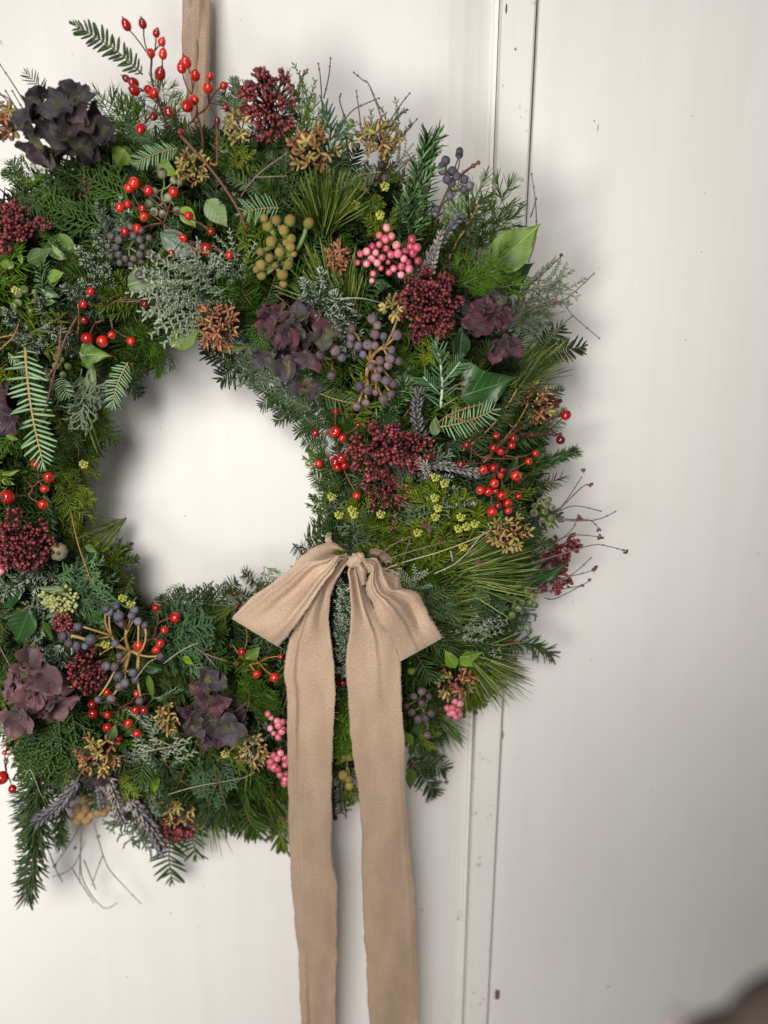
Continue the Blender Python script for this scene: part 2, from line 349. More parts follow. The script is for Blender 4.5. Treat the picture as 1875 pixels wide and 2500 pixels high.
chip(1236, 21, 3, 12, .0044, dl, 'dark chip at the top of the strip', M['chip'])
chip(1258, 120, 3.2, 3.5, .0044, dl, 'rusty spot on the strip', M['chipr'])
chip(1214, 2428, 8, 18, -.0016, dr, 'brown chip low by the joint', M['chip'])
chip(1226, 1795, 4, 12, -.0016, dr, 'small brown chip below the wreath', M['chipr'])
chip(1485, 2409, 5, 4, -.0020, dr, 'yellowish speck', M['chipy'])
chip(1118, 2243, 5, 6, .0044, dl, 'yellow speck at the strip edge', M['chipy'])
chip(1460, 312, 1, 10, -.0020, dr, 'thin scratch', M['chip'])
for q in range(26):
    u, v = R(20, 1120), R(5, 2480)
    chip(min(u, 1060), v, R(.8, 2.2), R(.8, 2.4), -.0027, dl, None, M['chipr'])
for q in range(14):
    chip(R(1350, 1860), R(5, 2300), R(.8, 1.8), R(.8, 2.2), -.0018, dr, None, M['chipr'])

# ------------------------------------------------------------------ sprig meshes, unit length along Y, face towards Z
def tap(t, a=.15, b=.85):           # needle length along the twig
    return min(1, .45 + t / a * .55) if t < a else (1 if t < b else 1 - .55 * (t - b) / (1 - b))
def g_fir(n=25, L=.29, W=.038, ang=62, tl=.10, rnd=6, bow=.0, side=0, mi=0, keys=N3):
    nb, sb = MB(), MB(); bw = R(-.09, .09)
    axes = [(curve((0, 0, 0), (0, 1, 0), bw, n=12), 1.0)]
    for k in range(side):
        t = .18 + .5 * k / max(1, side) + R(0, .08); s = 1 if k % 2 else -1
        a0 = np.array([0, t, 0]); l = (.62 - .3 * t); axes.append((curve(a0, a0 + l * np.array([s * math.sin(.75), math.cos(.75), R(-.1, .1)]), R(-.1, .1), n=8), l))
    for ax, l in axes:
        tube(sb, ax, [.011 * (1 - .6 * i / len(ax)) for i in range(len(ax))])
        m = max(6, int(n * l)); A = np.array(ax)
        for i in range(m):
            t = (i + .5) / m; f = t * (len(ax) - 1); j = min(int(f), len(ax) - 2); p = A[j] + (A[j + 1] - A[j]) * (f - j); d = nrm(A[j + 1] - A[j])
            sx = nrm(np.cross(d, (0, 0, 1)))
            for s in (-1, 1):
                if random.random() < .05: continue
                a = math.radians(ang - 28 * max(0, t - .6) / .4 + R(-rnd, rnd) * 1.5); zz = tl + R(-.22, .22)
                y = d * math.cos(a) + s * sx * math.sin(a) + np.array([0, 0, zz])
                needle(nb, p + d * R(-.006, .006), y, np.array([s * R(-.35, .35), 0, 1]), L * tap(t) * R(.68, 1.08), W * R(.8, 1.12), R(-.2, .14), keys)
        needle(nb, A[-1], nrm(A[-1] - A[-2]), (0, 0, 1), L * .4, W, 0, keys)
    return sb, nb
def g_spruce(n=120, L=.23, W=.019, a0=48, a1=78, back=-.3, side=0, fwd=0):
    nb, sb = MB(), MB(); bw = R(-.1, .1); axes = [(curve((0, 0, 0), (0, 1, 0), bw, n=12), 1.0)]
    for k in range(side):
        t = .12 + .6 * k / max(1, side); s = 1 if k % 2 else -1; b0 = np.array([0, t, 0]); l = (.6 - .35 * t)
        axes.append((curve(b0, b0 + l * nrm([s * .75, .8, R(-.2, .3)]), R(-.1, .1), n=8), l))
    for ax, l in axes:
        A = np.array(ax); tube(sb, ax, [.016 * (1 - .4 * i / len(ax)) * (1 if l == 1 else .7) for i in range(len(ax))], 6)
        for i in range(int(n * l)):
            t = R(0.02, 1); f = t * (len(ax) - 1); j = min(int(f), len(ax) - 2); p = A[j] + (A[j + 1] - A[j]) * (f - j); d = nrm(A[j + 1] - A[j])
            q = perp(d); r = np.cross(d, q); th = R(0, 2 * PI); o = q * math.cos(th) + r * math.sin(th)
            if o[2] < back: o[2] = -o[2] * .3
            a = math.radians(R(a0, a1) * (1 - .5 * max(0, t - .8) / .2))
            y = d * math.cos(a) + nrm(o) * math.sin(a)
            needle(nb, p + .012 * o, y, d * -1 + (0, 0, .3), L * R(.75, 1.1) * (1 - .35 * t), W, R(.05, .22), N2)
    return sb, nb
def g_tuft(n=11, L=.155, W=.028, shoots=6, upright=.4, len_=.26):
    """juniper: many short shoots, each ringed by stiff needles"""
    nb, sb = MB(), MB(); ax = curve((0, 0, 0), (0, .88, 0), R(-.1, .1), n=10); A = np.array(ax); tube(sb, ax, [.014 * (1 - .5 * i / 10) for i in range(10)])
    sh = [(A[-1], nrm(A[-1] - A[-2]), .13)]
    for k in range(shoots):
        t = .1 + .85 * k / shoots; p = A[int(t * 9)]; s = 1 if k % 2 else -1
        sh.append((p, nrm([s * R(.5, .8), R(.6, .9), R(-.1, .55)]), len_ * (1.15 - .5 * t) * R(.8, 1.15)))
    for t in np.linspace(0, 1, 10): sh.append((A[int(t * 9)], nrm([R(-.2, .2), .5, 1]), .07))
    for p, d, l in sh:
        e = p + d * l; tube(sb, [p, e], [.009, .005], 4)
        m = int(n * (l / .1)) + 12; q = perp(d); r = np.cross(d, q)
        for i in range(m):
            t = (i + R(0, 1)) / m; th = i * 2.4 + R(-.3, .3); o = q * math.cos(th) + r * math.sin(th); a = math.radians(R(42, 66) * (1.05 - upright * t))
            needle(nb, p + d * l * t + o * .004, d * math.cos(a) + o * math.sin(a), d, L * R(.75, 1.15) * (1.05 - .35 * t), W * R(.8, 1.1), R(0, .1), N2)
        for i in range(6):
            th = i * 2 * PI / 6; o = q * math.cos(th) + r * math.sin(th); needle(nb, e, d + o * R(.15, .45), d, L * .7, W * .9, 0, N2)
    return sb, nb
def g_plume(n=300):
    nb, sb = MB(), MB(); tube(sb, [(0, 0, 0), (0, .95, 0)], [.016, .006])
    sh = [(np.array([0., t, 0]), nrm([(1 if i % 2 else -1) * R(.25, .5), 1, R(-.05, .4)]), (.30 - .2 * t) * R(.8, 1.15)) for i, t in enumerate(np.linspace(.02, .9, 22))] + [(np.array([0, .78, 0]), np.array([0, 1., 0]), .2)]
    for p, d, l in sh:
        m = int(n / 17); q = perp(d); r = np.cross(d, q); tube(sb, [p, p + d * l], [.007, .004], 4)
        for i in range(m):
            t = i / m; th = i * 2.4; o = q * math.cos(th) + r * math.sin(th); a = math.radians(R(18, 38))
            needle(nb, p + d * l * t + o * .006, d * math.cos(a) + o * math.sin(a), d, .125 * R(.8, 1.15), .021, -.1, N2)
    return sb, nb
def g_pine(n=62, spread=.3, W=.0125):
    nb, sb = MB(), MB(); tube(sb, [(0, -.12, 0), (0, .1, 0)], [.016, .01])
    for i in range(n):
        a = random.gauss(0, spread); z = R(-.05, .35); o = np.array([R(-.03, .03), R(-.1, .1), R(-.01, .02)])
        needle(nb, o, (math.sin(a), math.cos(a), z), (R(-.5, .5), 0, 1), R(.72, 1.0) * (1 - .15 * abs(a)), W * R(.8, 1.15), R(-.16, .06), N3)
    return sb, nb
def g_asp(n=11, L=.23, W=.0135, shoots=9):
    nb, sb = MB(), MB(); ax = curve((0, 0, 0), (0, 1, 0), R(-.1, .1), n=12); A = np.array(ax); tube(sb, ax, [.009 * (1 - .6 * i / 12) for i in range(12)], 4)
    sh = [(A[8], A[-1] - A[8])]
    for k in range(shoots):
        t = .08 + .8 * k / shoots; s = 1 if k % 2 else -1; p = A[int(t * 11)]; sh.append((p, (.4 - .25 * t) * np.array([s * R(.6, .9), R(.6, .9), R(-.2, .5)])))
    for p, e in sh:
        d = nrm(e); l = np.linalg.norm(e); tube(sb, [p, p + e], [.005, .003], 4); q = perp(d); r = np.cross(d, q)
        for i in range(int(n * l / .2) + 8):
            t = R(0, 1); th = R(0, 2 * PI); o = q * math.cos(th) + r * math.sin(th); a = math.radians(R(35, 70) * (1.1 - .6 * t))
            needle(nb, p + e * t, d * math.cos(a) + o * math.sin(a), d + (0, 0, .4), L * R(.6, 1.1) * (1.1 - .4 * t), W, R(-.05, .25), N2)
    return sb, nb
def g_scale(flat=.06, side=13, seg=.052, W=.027, irr=.1, sub=6, sa=.8, gap=1.0):
    """cedar and cypress: flattened sprays of scale leaves"""
    nb, sb = MB(), MB()
    def run(p, d, l, lev):
        m = max(2, int(l / (seg * .78))); x = nrm(np.cross(d, (0, 0, 1))); pts = [p.copy()]
        for i in range(m):
            t = i / m; d = nrm(d + x * R(-irr, irr) * .5 + np.array([0, 0, R(-flat, flat)]))
            needle(nb, p, d + x * R(-.1, .1), (R(-.2, .2), 0, 1), seg * R(1.1, 1.35), W * (1.15 - .35 * t) * (1.15 if lev == 0 else .95), 0, N1)
            if lev >= 1 or True:
                for s in (-1, 1):
                    needle(nb, p, d * .9 + s * x * .62, (0, 0, 1), seg * R(.6, .8), W * .75, -.05, N1)
            p = p + d * seg * .78; pts.append(p.copy())
            if lev < 2 and i >= (1 if lev else 2):
                k = side if lev == 0 else sub
                if (i % 2 == 0 or gap > 1) :
                    for s in ((-1, 1) if lev == 0 else ((1 if (i // 2) % 2 else -1),)):
                        ll = l * ((.55 if lev == 0 else .5) * (1 - t) + .07) * R(.8, 1.15)
                        run(p, nrm(d * math.cos(sa) + s * x * math.sin(sa) + np.array([0, 0, R(-flat, flat) * 3])), ll, lev + 1)
        if lev == 0: tube(sb, pts, [.011 * (1 - .7 * i / len(pts)) for i in range(len(pts))], 4)
    run(np.zeros(3), np.array([0, 1., 0]), 1.0, 0)
    return sb, nb
def g_silver(br=6, L=.058, W=.026):
    nb, sb = MB(), MB(); axes = [(np.zeros(3), np.array([0, 1., 0]))]
    for k in range(br):
        t = .08 + .55 * k / br; s = 1 if k % 2 else -1; p = np.array([0, t, 0]); l = (.75 - .6 * t) * R(.7, 1.1); axes.append((p, l * nrm([s * R(.35, .7), 1, R(-.1, .25)])))
    for p, e in axes:
        l = np.linalg.norm(e); ax = curve(p, p + e, R(-.14, .14), n=8); A = np.array(ax); tube(sb, ax, [.0075 * (1 - .5 * i / 8) for i in range(8)], 4)
        m = int(l / .045)
        for i in range(m):
            t = (i + .5) / m; f = t * 7; j = min(int(f), 6); q = A[j] + (A[j + 1] - A[j]) * (f - j); d = nrm(A[j + 1] - A[j]); x = nrm(np.cross(d, (0, 0, 1)))
            th = i * 1.57; o = x * math.cos(th) + np.array([0, 0, 1]) * math.sin(th)
            for s in (-1, 1): needle(nb, q, d * .8 + s * o * .8 , (0, 0, 1), L * R(.8, 1.3), W * R(.8, 1.1), .2, N2)
    return sb, nb
def g_rosem():
    nb, sb = MB(), MB(); A = np.array(curve((0, 0, 0), (0, .9, 0), .06, n=12)); tube(sb, A, [.022 * (1 - .5 * i / 12) for i in range(12)], 6)
    for p, d, n, l0 in [(A, None, 13, .3)]:
        for i in range(13):
            t = (i + .6) / 13; q = A[int(t * 11)]; th0 = i * 1.3
            for k in range(3):
                th = th0 + k * 2.1; o = np.array([math.cos(th), 0, math.sin(th) * .8 + .2]); a = math.radians(62 - 40 * t)
                needle(nb, q, np.array([0, math.cos(a), 0]) + nrm(o) * math.sin(a), (0, -.3, 1), l0 * R(.7, 1.05) * (1.1 - .35 * t), .028, R(-.1, .2), N3)
    for b, e in ((A[4], (.25, .3, .1)), (A[2], (-.22, .3, .05))):
        e = np.array(e); tube(sb, [b, b + e], [.012, .008], 5)
        for i in range(6):
            t = .3 + .7 * i / 6
            for s in (-1, 1): needle(nb, b + e * t, nrm(e) * .8 + s * nrm(np.cross(e, (0, 0, 1))) * .6 + (0, 0, R(-.2, .4)), (0, 0, 1), .2 * R(.8, 1.1), .025, .1, N3)
    return sb, nb
def g_lav():
    nb, sb = MB(), MB(); A = np.array(curve((0, 0, 0), (0, 1, 0), R(-.08, .08), n=12)); tube(sb, A, .010, 5)
    for i in range(12):
        t = .22 + .78 * i / 12; q = A[min(11, int(t * 11))] + (0, R(-.01, .01), 0); k = 7
        for j in range(k):
            th = j * 2 * PI / k + i; o = np.array([math.cos(th), 0, math.sin(th)]); a = math.radians(R(32, 64))
            needle(nb, q + o * .012, np.array([0, math.cos(a), 0]) + o * math.sin(a), o, .105 * R(.8, 1.2), .034 * R(.8, 1.2), -.15, _LT)
    return sb, nb
_LT = _needle((0, .3, .7), (.6, 1, .8), .9)
def g_leafy(nl=7, L=.3):
    sb, leaves = MB(), []
    A = np.array(curve((0, 0, 0), (0, .85, 0), R(-.1, .1), n=8)); tube(sb, A, .010, 5)
    for i in range(nl):
        t = .12 + .88 * i / nl; s = 1 if i % 2 else -1; d = nrm([s * R(.6, 1) * (1.1 - t), R(.5, .9), R(0, .5)])
        leaves.append((A[min(7, int(t * 7))], d, L * R(.8, 1.15)))
    return sb, leaves

KIND = {  # kind: (generator, material, stem material, variants, name, category, description)
 'fir': (lambda: g_fir(side=random.choice((0, 1, 2))), 'fir', 'bark', 5, 'fir_sprig', 'fir sprig', 'dark green fir sprig'),
 'firw': (lambda: g_fir(20, .22, .052, 58, .05), 'fir', 'bark', 3, 'fir_sprig', 'fir sprig', 'broad needled green fir sprig'),
 'firp': (lambda: g_fir(22, .28, .042, 68, .05, side=0), 'firp', 'ochst', 3, 'fir_sprig', 'fir sprig', 'pale backed fir sprig'),
 'firb': (lambda: g_fir(24, .27, .038, 60, .1, side=random.choice((0, 2))), 'firb', 'ochst', 4, 'fir_sprig', 'fir sprig', 'bluish green fir sprig'),
 'yew': (lambda: g_fir(20, .24, .044, 50, .16, rnd=16, side=3), 'yew', 'greenst', 5, 'yew_sprig', 'yew sprig', 'bright green yew sprig'),
 'spruce': (lambda: g_spruce(side=0), 'spruce', 'barko', 4, 'spruce_sprig', 'spruce sprig', 'spruce sprig with orange brown twig'),
 'sprucel': (lambda: g_spruce(250, .15, .013, 50, 75), 'spruce', 'barko', 2, 'spruce_sprig', 'spruce sprig', 'long hanging spruce sprig'),
 'spruces': (lambda: g_spruce(150, .19, .017, side=4), 'spruce', 'bark', 3, 'spruce_sprig', 'spruce sprig', 'bushy dark spruce sprig'),
 'jun': (lambda: g_tuft(), 'jun', 'bark', 5, 'juniper_sprig', 'juniper sprig', 'white tipped juniper sprig'),
 'cryp': (lambda: g_plume(), 'cryp', 'bark', 3, 'juniper_plume', 'juniper sprig', 'upright green juniper plume'),
 'pine': (lambda: g_pine(), 'pine', 'bark', 4, 'pine_sprig', 'pine sprig', 'long needled pine sprig'),
 'asp': (lambda: g_asp(), 'asp', 'greenst', 5, 'feathery_sprig', 'green sprig', 'feathery bright green sprig'),
 'thuja': (lambda: g_scale(), 'thuja', 'bark', 4, 'cedar_frond', 'cedar frond', 'flat green cedar frond'),
 'cyp': (lambda: g_scale(.22, 9, .052, .022, .45, 5, .7, 1), 'cyp', 'greenst', 4, 'cypress_sprig', 'cypress sprig', 'frosty grey cypress sprig'),
 'cypd': (lambda: g_scale(.08, 12, .048, .023, .2, 6, .75), 'cypd', 'greenst', 3, 'cypress_frond', 'cypress frond', 'blue green cypress frond'),
 'silver': (lambda: g_silver(), 'silver', 'silver', 4, 'silver_sprig', 'silver sprig', 'silvery small leaved sprig'),
 'rosem': (g_rosem, 'rosem', 'rosemst', 2, 'rosemary_sprig', 'rosemary', 'rosemary sprig with pale stem'),
 'lav': (g_lav, 'lav', 'greenst', 3, 'lavender_spike', 'lavender', 'dried lavender spike'),
}
VAR = {}
for k, (g, m, sm, nv, nm, cat, desc) in KIND.items():
    VAR[k] = []
    for i in range(nv):
        sb, nb = g()
        VAR[k].append((sb.mesh('stem', M[sm]), nb.mesh('needles', M[m]), nb))
NEEDLE_NAME = {'thuja': 'scale_leaves', 'cyp': 'scale_leaves', 'cypd': 'scale_leaves', 'silver': 'small_leaves', 'rosem': 'leaves', 'lav': 'flower_buds'}
GROUPS = {}
def sprig(kind, bu, bv, tu, tv, db=None, dt=None, roll=0., var=None, label=None, lift=.008, mid=None):
    g, m, sm, nv, nm, cat, desc = KIND[kind]
    db = surf(bu, bv) * .9 if db is None else db
    dt = surf(tu, tv) + lift if dt is None else dt
    a, b = P(bu, bv, db), P(tu, tv, dt); y = b - a; l = y.length
    z = Vector((0, -1, 0)); z = Matrix.Rotation(roll, 3, y.normalized()) @ z
    uu, vv = (.4 * bu + .6 * tu), (.4 * bv + .6 * tv)
    t = thing(nm, label or auto_label(desc, uu, vv), cat, a, 'greenery wired into the wreath' if kind != 'lav' else 'lavender spikes in the wreath', frame(a, y, z, l))
    me = VAR[kind][random.randrange(nv) if var is None else var % nv]
    part('stem', me[0], t)
    part(NEEDLE_NAME.get(kind, 'needles'), me[1], t, stuff=True)
    return t

def unit_needle(name, m, L=1., W=1., bend=0.):
    mb = MB(); needle(mb, (0, 0, 0), (0, 1, 0), (0, 0, 1), L, W, bend, N3); return mb.mesh(name, m)
NDL = {}
def fir_pieces(kind, bu, bv, tu, tv, db, dt, label, n=30, L=.22, W=.03, ang=66, roll=0., curv=.05, zz=.05, taper=.15):
    """a fir sprig close enough for every needle to be a part of its own"""
    m = KIND[kind][1]; key = (kind, W / L)
    if key not in NDL: NDL[key] = [unit_needle('needle', M[m], 1, W / L, bnd) for bnd in (-.12, .02, .12)]
    a, b = P(bu, bv, db), P(tu, tv, dt); y = b - a; l = y.length; z = Matrix.Rotation(roll, 3, y.normalized()) @ Vector((0, -1, 0))
    t = thing(KIND[kind][4], label, KIND[kind][5], a, 'greenery wired into the wreath', frame(a, y, z, l))
    A = np.array(curve((0, 0, 0), (0, 1, 0), curv, n=14)); sb = MB(); tube(sb, A, [.013 * (1 - .55 * i / 14) for i in range(14)], 6)
    part('stem', sb.mesh('stem', M[KIND[kind][2]]), t)
    for i in range(n):
        u = (i + .5) / n; f = u * 13; j = min(12, int(f)); p = A[j] + (A[j + 1] - A[j]) * (f - j); d = nrm(A[j + 1] - A[j]); x = nrm(np.cross(d, (0, 0, 1)))
        for s in (-1, 1):
            if random.random() < .04: continue
            an = math.radians(ang - 34 * max(0, u - .6) / .4 + R(-9, 9)); yv = d * math.cos(an) + s * x * math.sin(an) + np.array([0, 0, zz + R(-.2, .2)])
            ll = L * tap(u, taper) * R(.78, 1.06)
            part('needle', random.choice(NDL[key]), t, frame(Vector(p), Vector(yv), Vector((s * R(-.3, .3), 0, 1)), ll))
    for k in range(3):
        part('needle', random.choice(NDL[key]), t, frame(Vector(A[-1]), Vector((R(-.35, .35), 1, .1)), Vector((0, 0, 1)), L * .45))
    return t

# ------------------------------------------------------------------ broad leaves
def leaf_mesh(name, m, wid=.55, lobes=0., tipsharp=1.2, fold=.18, curl=.25, wave=.03, nu=10, nv=14, asym=0.):
    mb = MB(); V = []
    for j in range(nv + 1):
        t = j / nv
        wv = math.sin(PI * min(1, t) ** .8) ** .85 * (1 - .35 * t) if not lobes else (math.sin(PI * t ** .55) ** .8 * (1 - .45 * t) + lobes * math.exp(-((t - .28) / .1) ** 2))
        wv = max(wv, .0) * (1 - t ** 8)
        for i in range(nu + 1):
            s = (i / nu - .5) * 2; x = s * wv * wid * (1 + asym * s)
            z = -fold * abs(x) * -1.0 - curl * (t ** 2) * .6 + wave * math.sin(9 * t + 3 * s) * abs(s) - .15 * x * x
            V.append((x, t, z))
    k = nu + 1
    mb.add(V, [(j * k + i, j * k + i + 1, (j + 1) * k + i + 1, (j + 1) * k + i) for j in range(nv) for i in range(nu)])
    me = mb.mesh(name, m)
    uvl = me.uv_layers.new(name='uv'); co = [(v[0] + .5, v[1]) for v in V]
    for lp in me.loops: uvl.data[lp.index].uv = co[lp.vertex_index]
    return me
def leaf_mat(name, c1, c2, vein, rough):
    m = mat(name, c1, c2, rough, nscale=70, namt=.45, objr=.45); nt = m.node_tree; N = nt.nodes; L = nt.links; b = N['Principled BSDF']
    uvn = N.new('ShaderNodeUVMap'); uvn.uv_map = 'uv'; s = N.new('ShaderNodeSeparateXYZ'); L.new(uvn.outputs[0], s.inputs[0])
    ab = N.new('ShaderNodeMath'); ab.operation = 'SUBTRACT'; ab.inputs[1].default_value = .5; L.new(s.outputs['X'], ab.inputs[0])
    a2 = N.new('ShaderNodeMath'); a2.operation = 'ABSOLUTE'; L.new(ab.outputs[0], a2.inputs[0])
    # side veins: stripes of (y - |x|); midrib: |x| near nought
    d = N.new('ShaderNodeMath'); d.operation = 'MULTIPLY_ADD'; d.inputs[1].default_value = -.8; L.new(a2.outputs[0], d.inputs[0]); L.new(s.outputs['Y'], d.inputs[2])
    w1 = N.new('ShaderNodeMath'); w1.operation = 'MULTIPLY'; w1.inputs[1].default_value = 42; L.new(d.outputs[0], w1.inputs[0])
    sn = N.new('ShaderNodeMath'); sn.operation = 'SINE'; L.new(w1.outputs[0], sn.inputs[0])
    r1 = N.new('ShaderNodeMapRange'); r1.inputs['From Min'].default_value = .955; r1.inputs['From Max'].default_value = 1.; r1.inputs['To Max'].default_value = .5; L.new(sn.outputs[0], r1.inputs['Value'])
    r2 = N.new('ShaderNodeMapRange'); r2.inputs['From Min'].default_value = .022; r2.inputs['From Max'].default_value = .008; r2.inputs['To Max'].default_value = .9; L.new(a2.outputs[0], r2.inputs['Value'])
    mxx = N.new('ShaderNodeMath'); mxx.operation = 'MAXIMUM'; L.new(r1.outputs[0], mxx.inputs[0]); L.new(r2.outputs[0], mxx.inputs[1])
    src = b.inputs['Base Color'].links[0].from_socket
    mx = N.new('ShaderNodeMix'); mx.data_type = 'RGBA'; L.new(mxx.outputs[0], mx.inputs['Factor']); L.new(src, mx.inputs[6]); mx.inputs[7].default_value = (*vein, 1); L.new(mx.outputs[2], b.inputs['Base Color'])
    bp = N.new('ShaderNodeBump'); bp.inputs['Strength'].default_value = .35; bp.inputs['Distance'].default_value = .001; bp.invert = True; L.new(mxx.outputs[0], bp.inputs['Height']); L.new(bp.outputs[0], b.inputs['Normal'])
    return m
LM_ = {'dark': leaf_mat('glossy_dark_leaf', (.003, .02, .004), (.022, .075, .009), (.045, .11, .03), .36),
       'light': leaf_mat('light_green_leaf', (.035, .085, .002), (.17, .27, .008), (.2, .3, .03), .46),
       'mid': leaf_mat('mid_green_leaf', (.015, .045, .002), (.085, .15, .008), (.1, .17, .025), .42),
       'olive': leaf_mat('olive_leaf', (.06, .09, .03), (.12, .17, .06), (.2, .26, .12), .5)}
LMESH = {k: {'ovate': [leaf_mesh('leaf', m, .42, fold=R(.1, .3), curl=R(-.1, .35), wave=R(.01, .05)) for _ in range(3)],
             'ivy': [leaf_mesh('leaf', m, .5, lobes=.35, fold=R(.05, .2), curl=R(0, .3), wave=.05) for _ in range(2)],
             'long': [leaf_mesh('leaf', m, .2, fold=R(.1, .3), curl=R(0, .3)) for _ in range(2)]} for k, m in LM_.items()}
def leaf(bu, bv, tu, tv, col='dark', shape='ovate', d=None, label=None, tilt=(0, 0), wide=1., dt=None):
    d = (surf((bu + tu) / 2, (bv + tv) / 2) + .003) if d is None else d - .002
    a, b = P(bu, bv, d), P(tu, tv, d if dt is None else dt); y = b - a
    z = Vector((tilt[0], -1, tilt[1]))
    desc = {'dark': 'glossy dark green leaf', 'light': 'light green leaf', 'mid': 'mid green leaf', 'olive': 'olive green leaf'}[col]
    desc = {'ivy': 'pointed ' + desc.replace('leaf', 'ivy leaf'), 'long': 'narrow ' + desc, 'ovate': 'oval ' + desc}[shape]
    o = bpy.data.objects.new('ivy_leaf' if shape == 'ivy' else 'broad_leaf', random.choice(LMESH[col][shape])); COL.objects.link(o)
    l = y.length * .86; a = a + y * .09; o.matrix_world = frame(a, y, z, (l * wide * .9, l, l)); o['label'] = label or auto_label(desc, (bu + tu) / 2, (bv + tv) / 2); o['category'] = 'leaf'; o['group'] = 'broad leaves in the wreath'
    return o

# ------------------------------------------------------------------ berries
BM = {}
def berry_mesh(m, kind):
    k = (m, kind)
    if k in BM: return BM[k]
    mb = MB(); V = S16[0].copy()
    if kind == 'hip': V[:, 2] *= 1.25; V[:, :2] *= (1 - .12 * V[:, 2:3])
    elif kind == 'ivy': V[:, 2] = np.where(V[:, 2] > .6, .6 + (V[:, 2] - .6) * .35, V[:, 2])
    elif kind == 'round': V[:, 2] = np.where(V[:, 2] > .9, V[:, 2] - (V[:, 2] - .9) * 1.1, V[:, 2])
    mb.add(V, S16[1]); BM[k] = mb.mesh({'seedball': 'seed_ball'}.get(kind, 'berry'), M[m]); return BM[k]
def calyx_mesh(kind):
    if kind in BM: return BM[kind]
    mb = MB()
    if kind == 'hipc':
        tube(mb, [(0, 0, 1.15), (0, 0, 1.4)], [.22, .12], 6)
        for i in range(5):
            a = i * 2 * PI / 5; needle(mb, (0, 0, 1.25), (math.cos(a) * .9, math.sin(a) * .9, 1), (0, 0, 1), .45, .16, .1, N2)
    elif kind == 'redc':
        V = [(.30 * math.cos(a), .30 * math.sin(a), .965) for a in np.linspace(0, 2 * PI, 10, endpoint=False)] + [(0, 0, .88)]
        mb.add(V, [(i, (i + 1) % 10, 10) for i in range(10)])
        for i in range(5):
            a = i * 2 * PI / 5; needle(mb, (.24 * math.cos(a), .24 * math.sin(a), .95), (math.cos(a) * .2, math.sin(a) * .2, 1), (math.cos(a), math.sin(a), 0), .22, .26, 0, N1)
    elif kind == 'dotc': 
        V = [(.13 * math.cos(a), .13 * math.sin(a), 1.0) for a in np.linspace(0, 2 * PI, 8, endpoint=False)] + [(0, 0, 1.05)]
        mb.add(V, [(i, (i + 1) % 8, 8) for i in range(8)])
    elif kind == 'capc':
        V = []
        for r, z in ((.62, .70), (.5, .80), (.25, .84), (.12, .95)):
            V += [(r * math.cos(a), r * math.sin(a), z) for a in np.linspace(0, 2 * PI, 10, endpoint=False)]
        V.append((0, 0, 1.0)); mb.add(V, [(j * 10 + i, j * 10 + (i + 1) % 10, (j + 1) * 10 + (i + 1) % 10, (j + 1) * 10 + i) for j in range(3) for i in range(10)] + [(30 + i, 30 + (i + 1) % 10, 40) for i in range(10)])
    BM[kind] = mb.mesh('calyx', M['cap'] if kind == 'capc' else M['calyx']); return BM[kind]
def spray(name, label, cat, pts, base, hub=None, m='red', stem='redst', kind='round', cal='redc', d=None, group=None, land=None, lift=.012, alt=None, thick=.0007, darks=(), pname=None, face=.75, bd=None):
    """berries at pixel places (u, v, r[, depth]) on a branching stalk rooted at base"""
    us = [p[0] for p in pts]; vs = [p[1] for p in pts]; cu, cv = sum(us) / len(us), sum(vs) / len(vs)
    bdp = surf(*base[:2]) * .8 if bd is None else bd
    hub = hub or (cu * .6 + base[0] * .4, cv * .6 + base[1] * .4)
    bw = P(base[0], base[1], bdp)
    t = thing(name, label, cat, bw, group)
    inv = Matrix.Translation(-bw)
    D = lambda u, v: (surf(u, v) + lift) if d is None else d
    hw = P(hub[0], hub[1], D(*hub) - lift * .9)
    sb = MB(); tube(sb, [Vector(p) - bw for p in curve(bw, hw, R(-.1, .1), (0, 1, 0), 7)], thick * 1.15, 6)
    # secondary nodes: cluster berries by angle about the hub
    srt = sorted(range(len(pts)), key=lambda i: math.atan2(pts[i][1] - hub[1], pts[i][0] - hub[0]))
    gsz = 5 if len(pts) > 9 else 3
    for g in range(0, len(srt), gsz):
        ii = srt[g:g + gsz]; gu = sum(pts[i][0] for i in ii) / len(ii); gv = sum(pts[i][1] for i in ii) / len(ii)
        n_ = (hub[0] * .4 + gu * .6, hub[1] * .4 + gv * .6); nw = P(n_[0], n_[1], D(*n_) - lift * .6)
        tube(sb, [Vector(p) - bw for p in curve(hw, nw, R(-.15, .15), (0, 1, 0), 5)], thick, 5)
        for i in ii:
            u, v, r = pts[i][:3]; dd = pts[i][3] if len(pts[i]) > 3 else D(u, v) + R(-.003, .003)
            c = P(u, v, dd); rr = r * px(v, dd)
            ax = (c - nw).normalized() + Vector((R(-.3, .3), -face + R(-.3, .3), R(-.3, .3))); ax.normalize()
            tube(sb, [Vector(p) - bw for p in curve(nw, c - ax * rr * .8, R(-.12, .12), (0, 1, 0), 5)], thick * .65, 5)
            mm = m
            if alt and random.random() < alt[1]: mm = alt[0]
            if i in darks: mm = 'redd'
            me = berry_mesh(mm, kind)
            rot = ax.to_track_quat('Z', 'Y').to_matrix().to_4x4()
            q_ = R(.84, 1.04); mt = Matrix.Translation(c - bw) @ rot @ Matrix.Rotation(R(0, 6), 4, 'Z') @ Matrix.Diagonal((rr * q_ * R(.93, 1.05), rr * q_ * R(.93, 1.05), rr * q_ * R(.9, 1.08), 1))
            o = part(pname or 'berry', me, t, mt)
            if cal: part('calyx', calyx_mesh(cal), o)
    part('stem', sb.mesh('stem', M[stem]), t)
    if land: LAND.append((cu, cv, land))
    return t

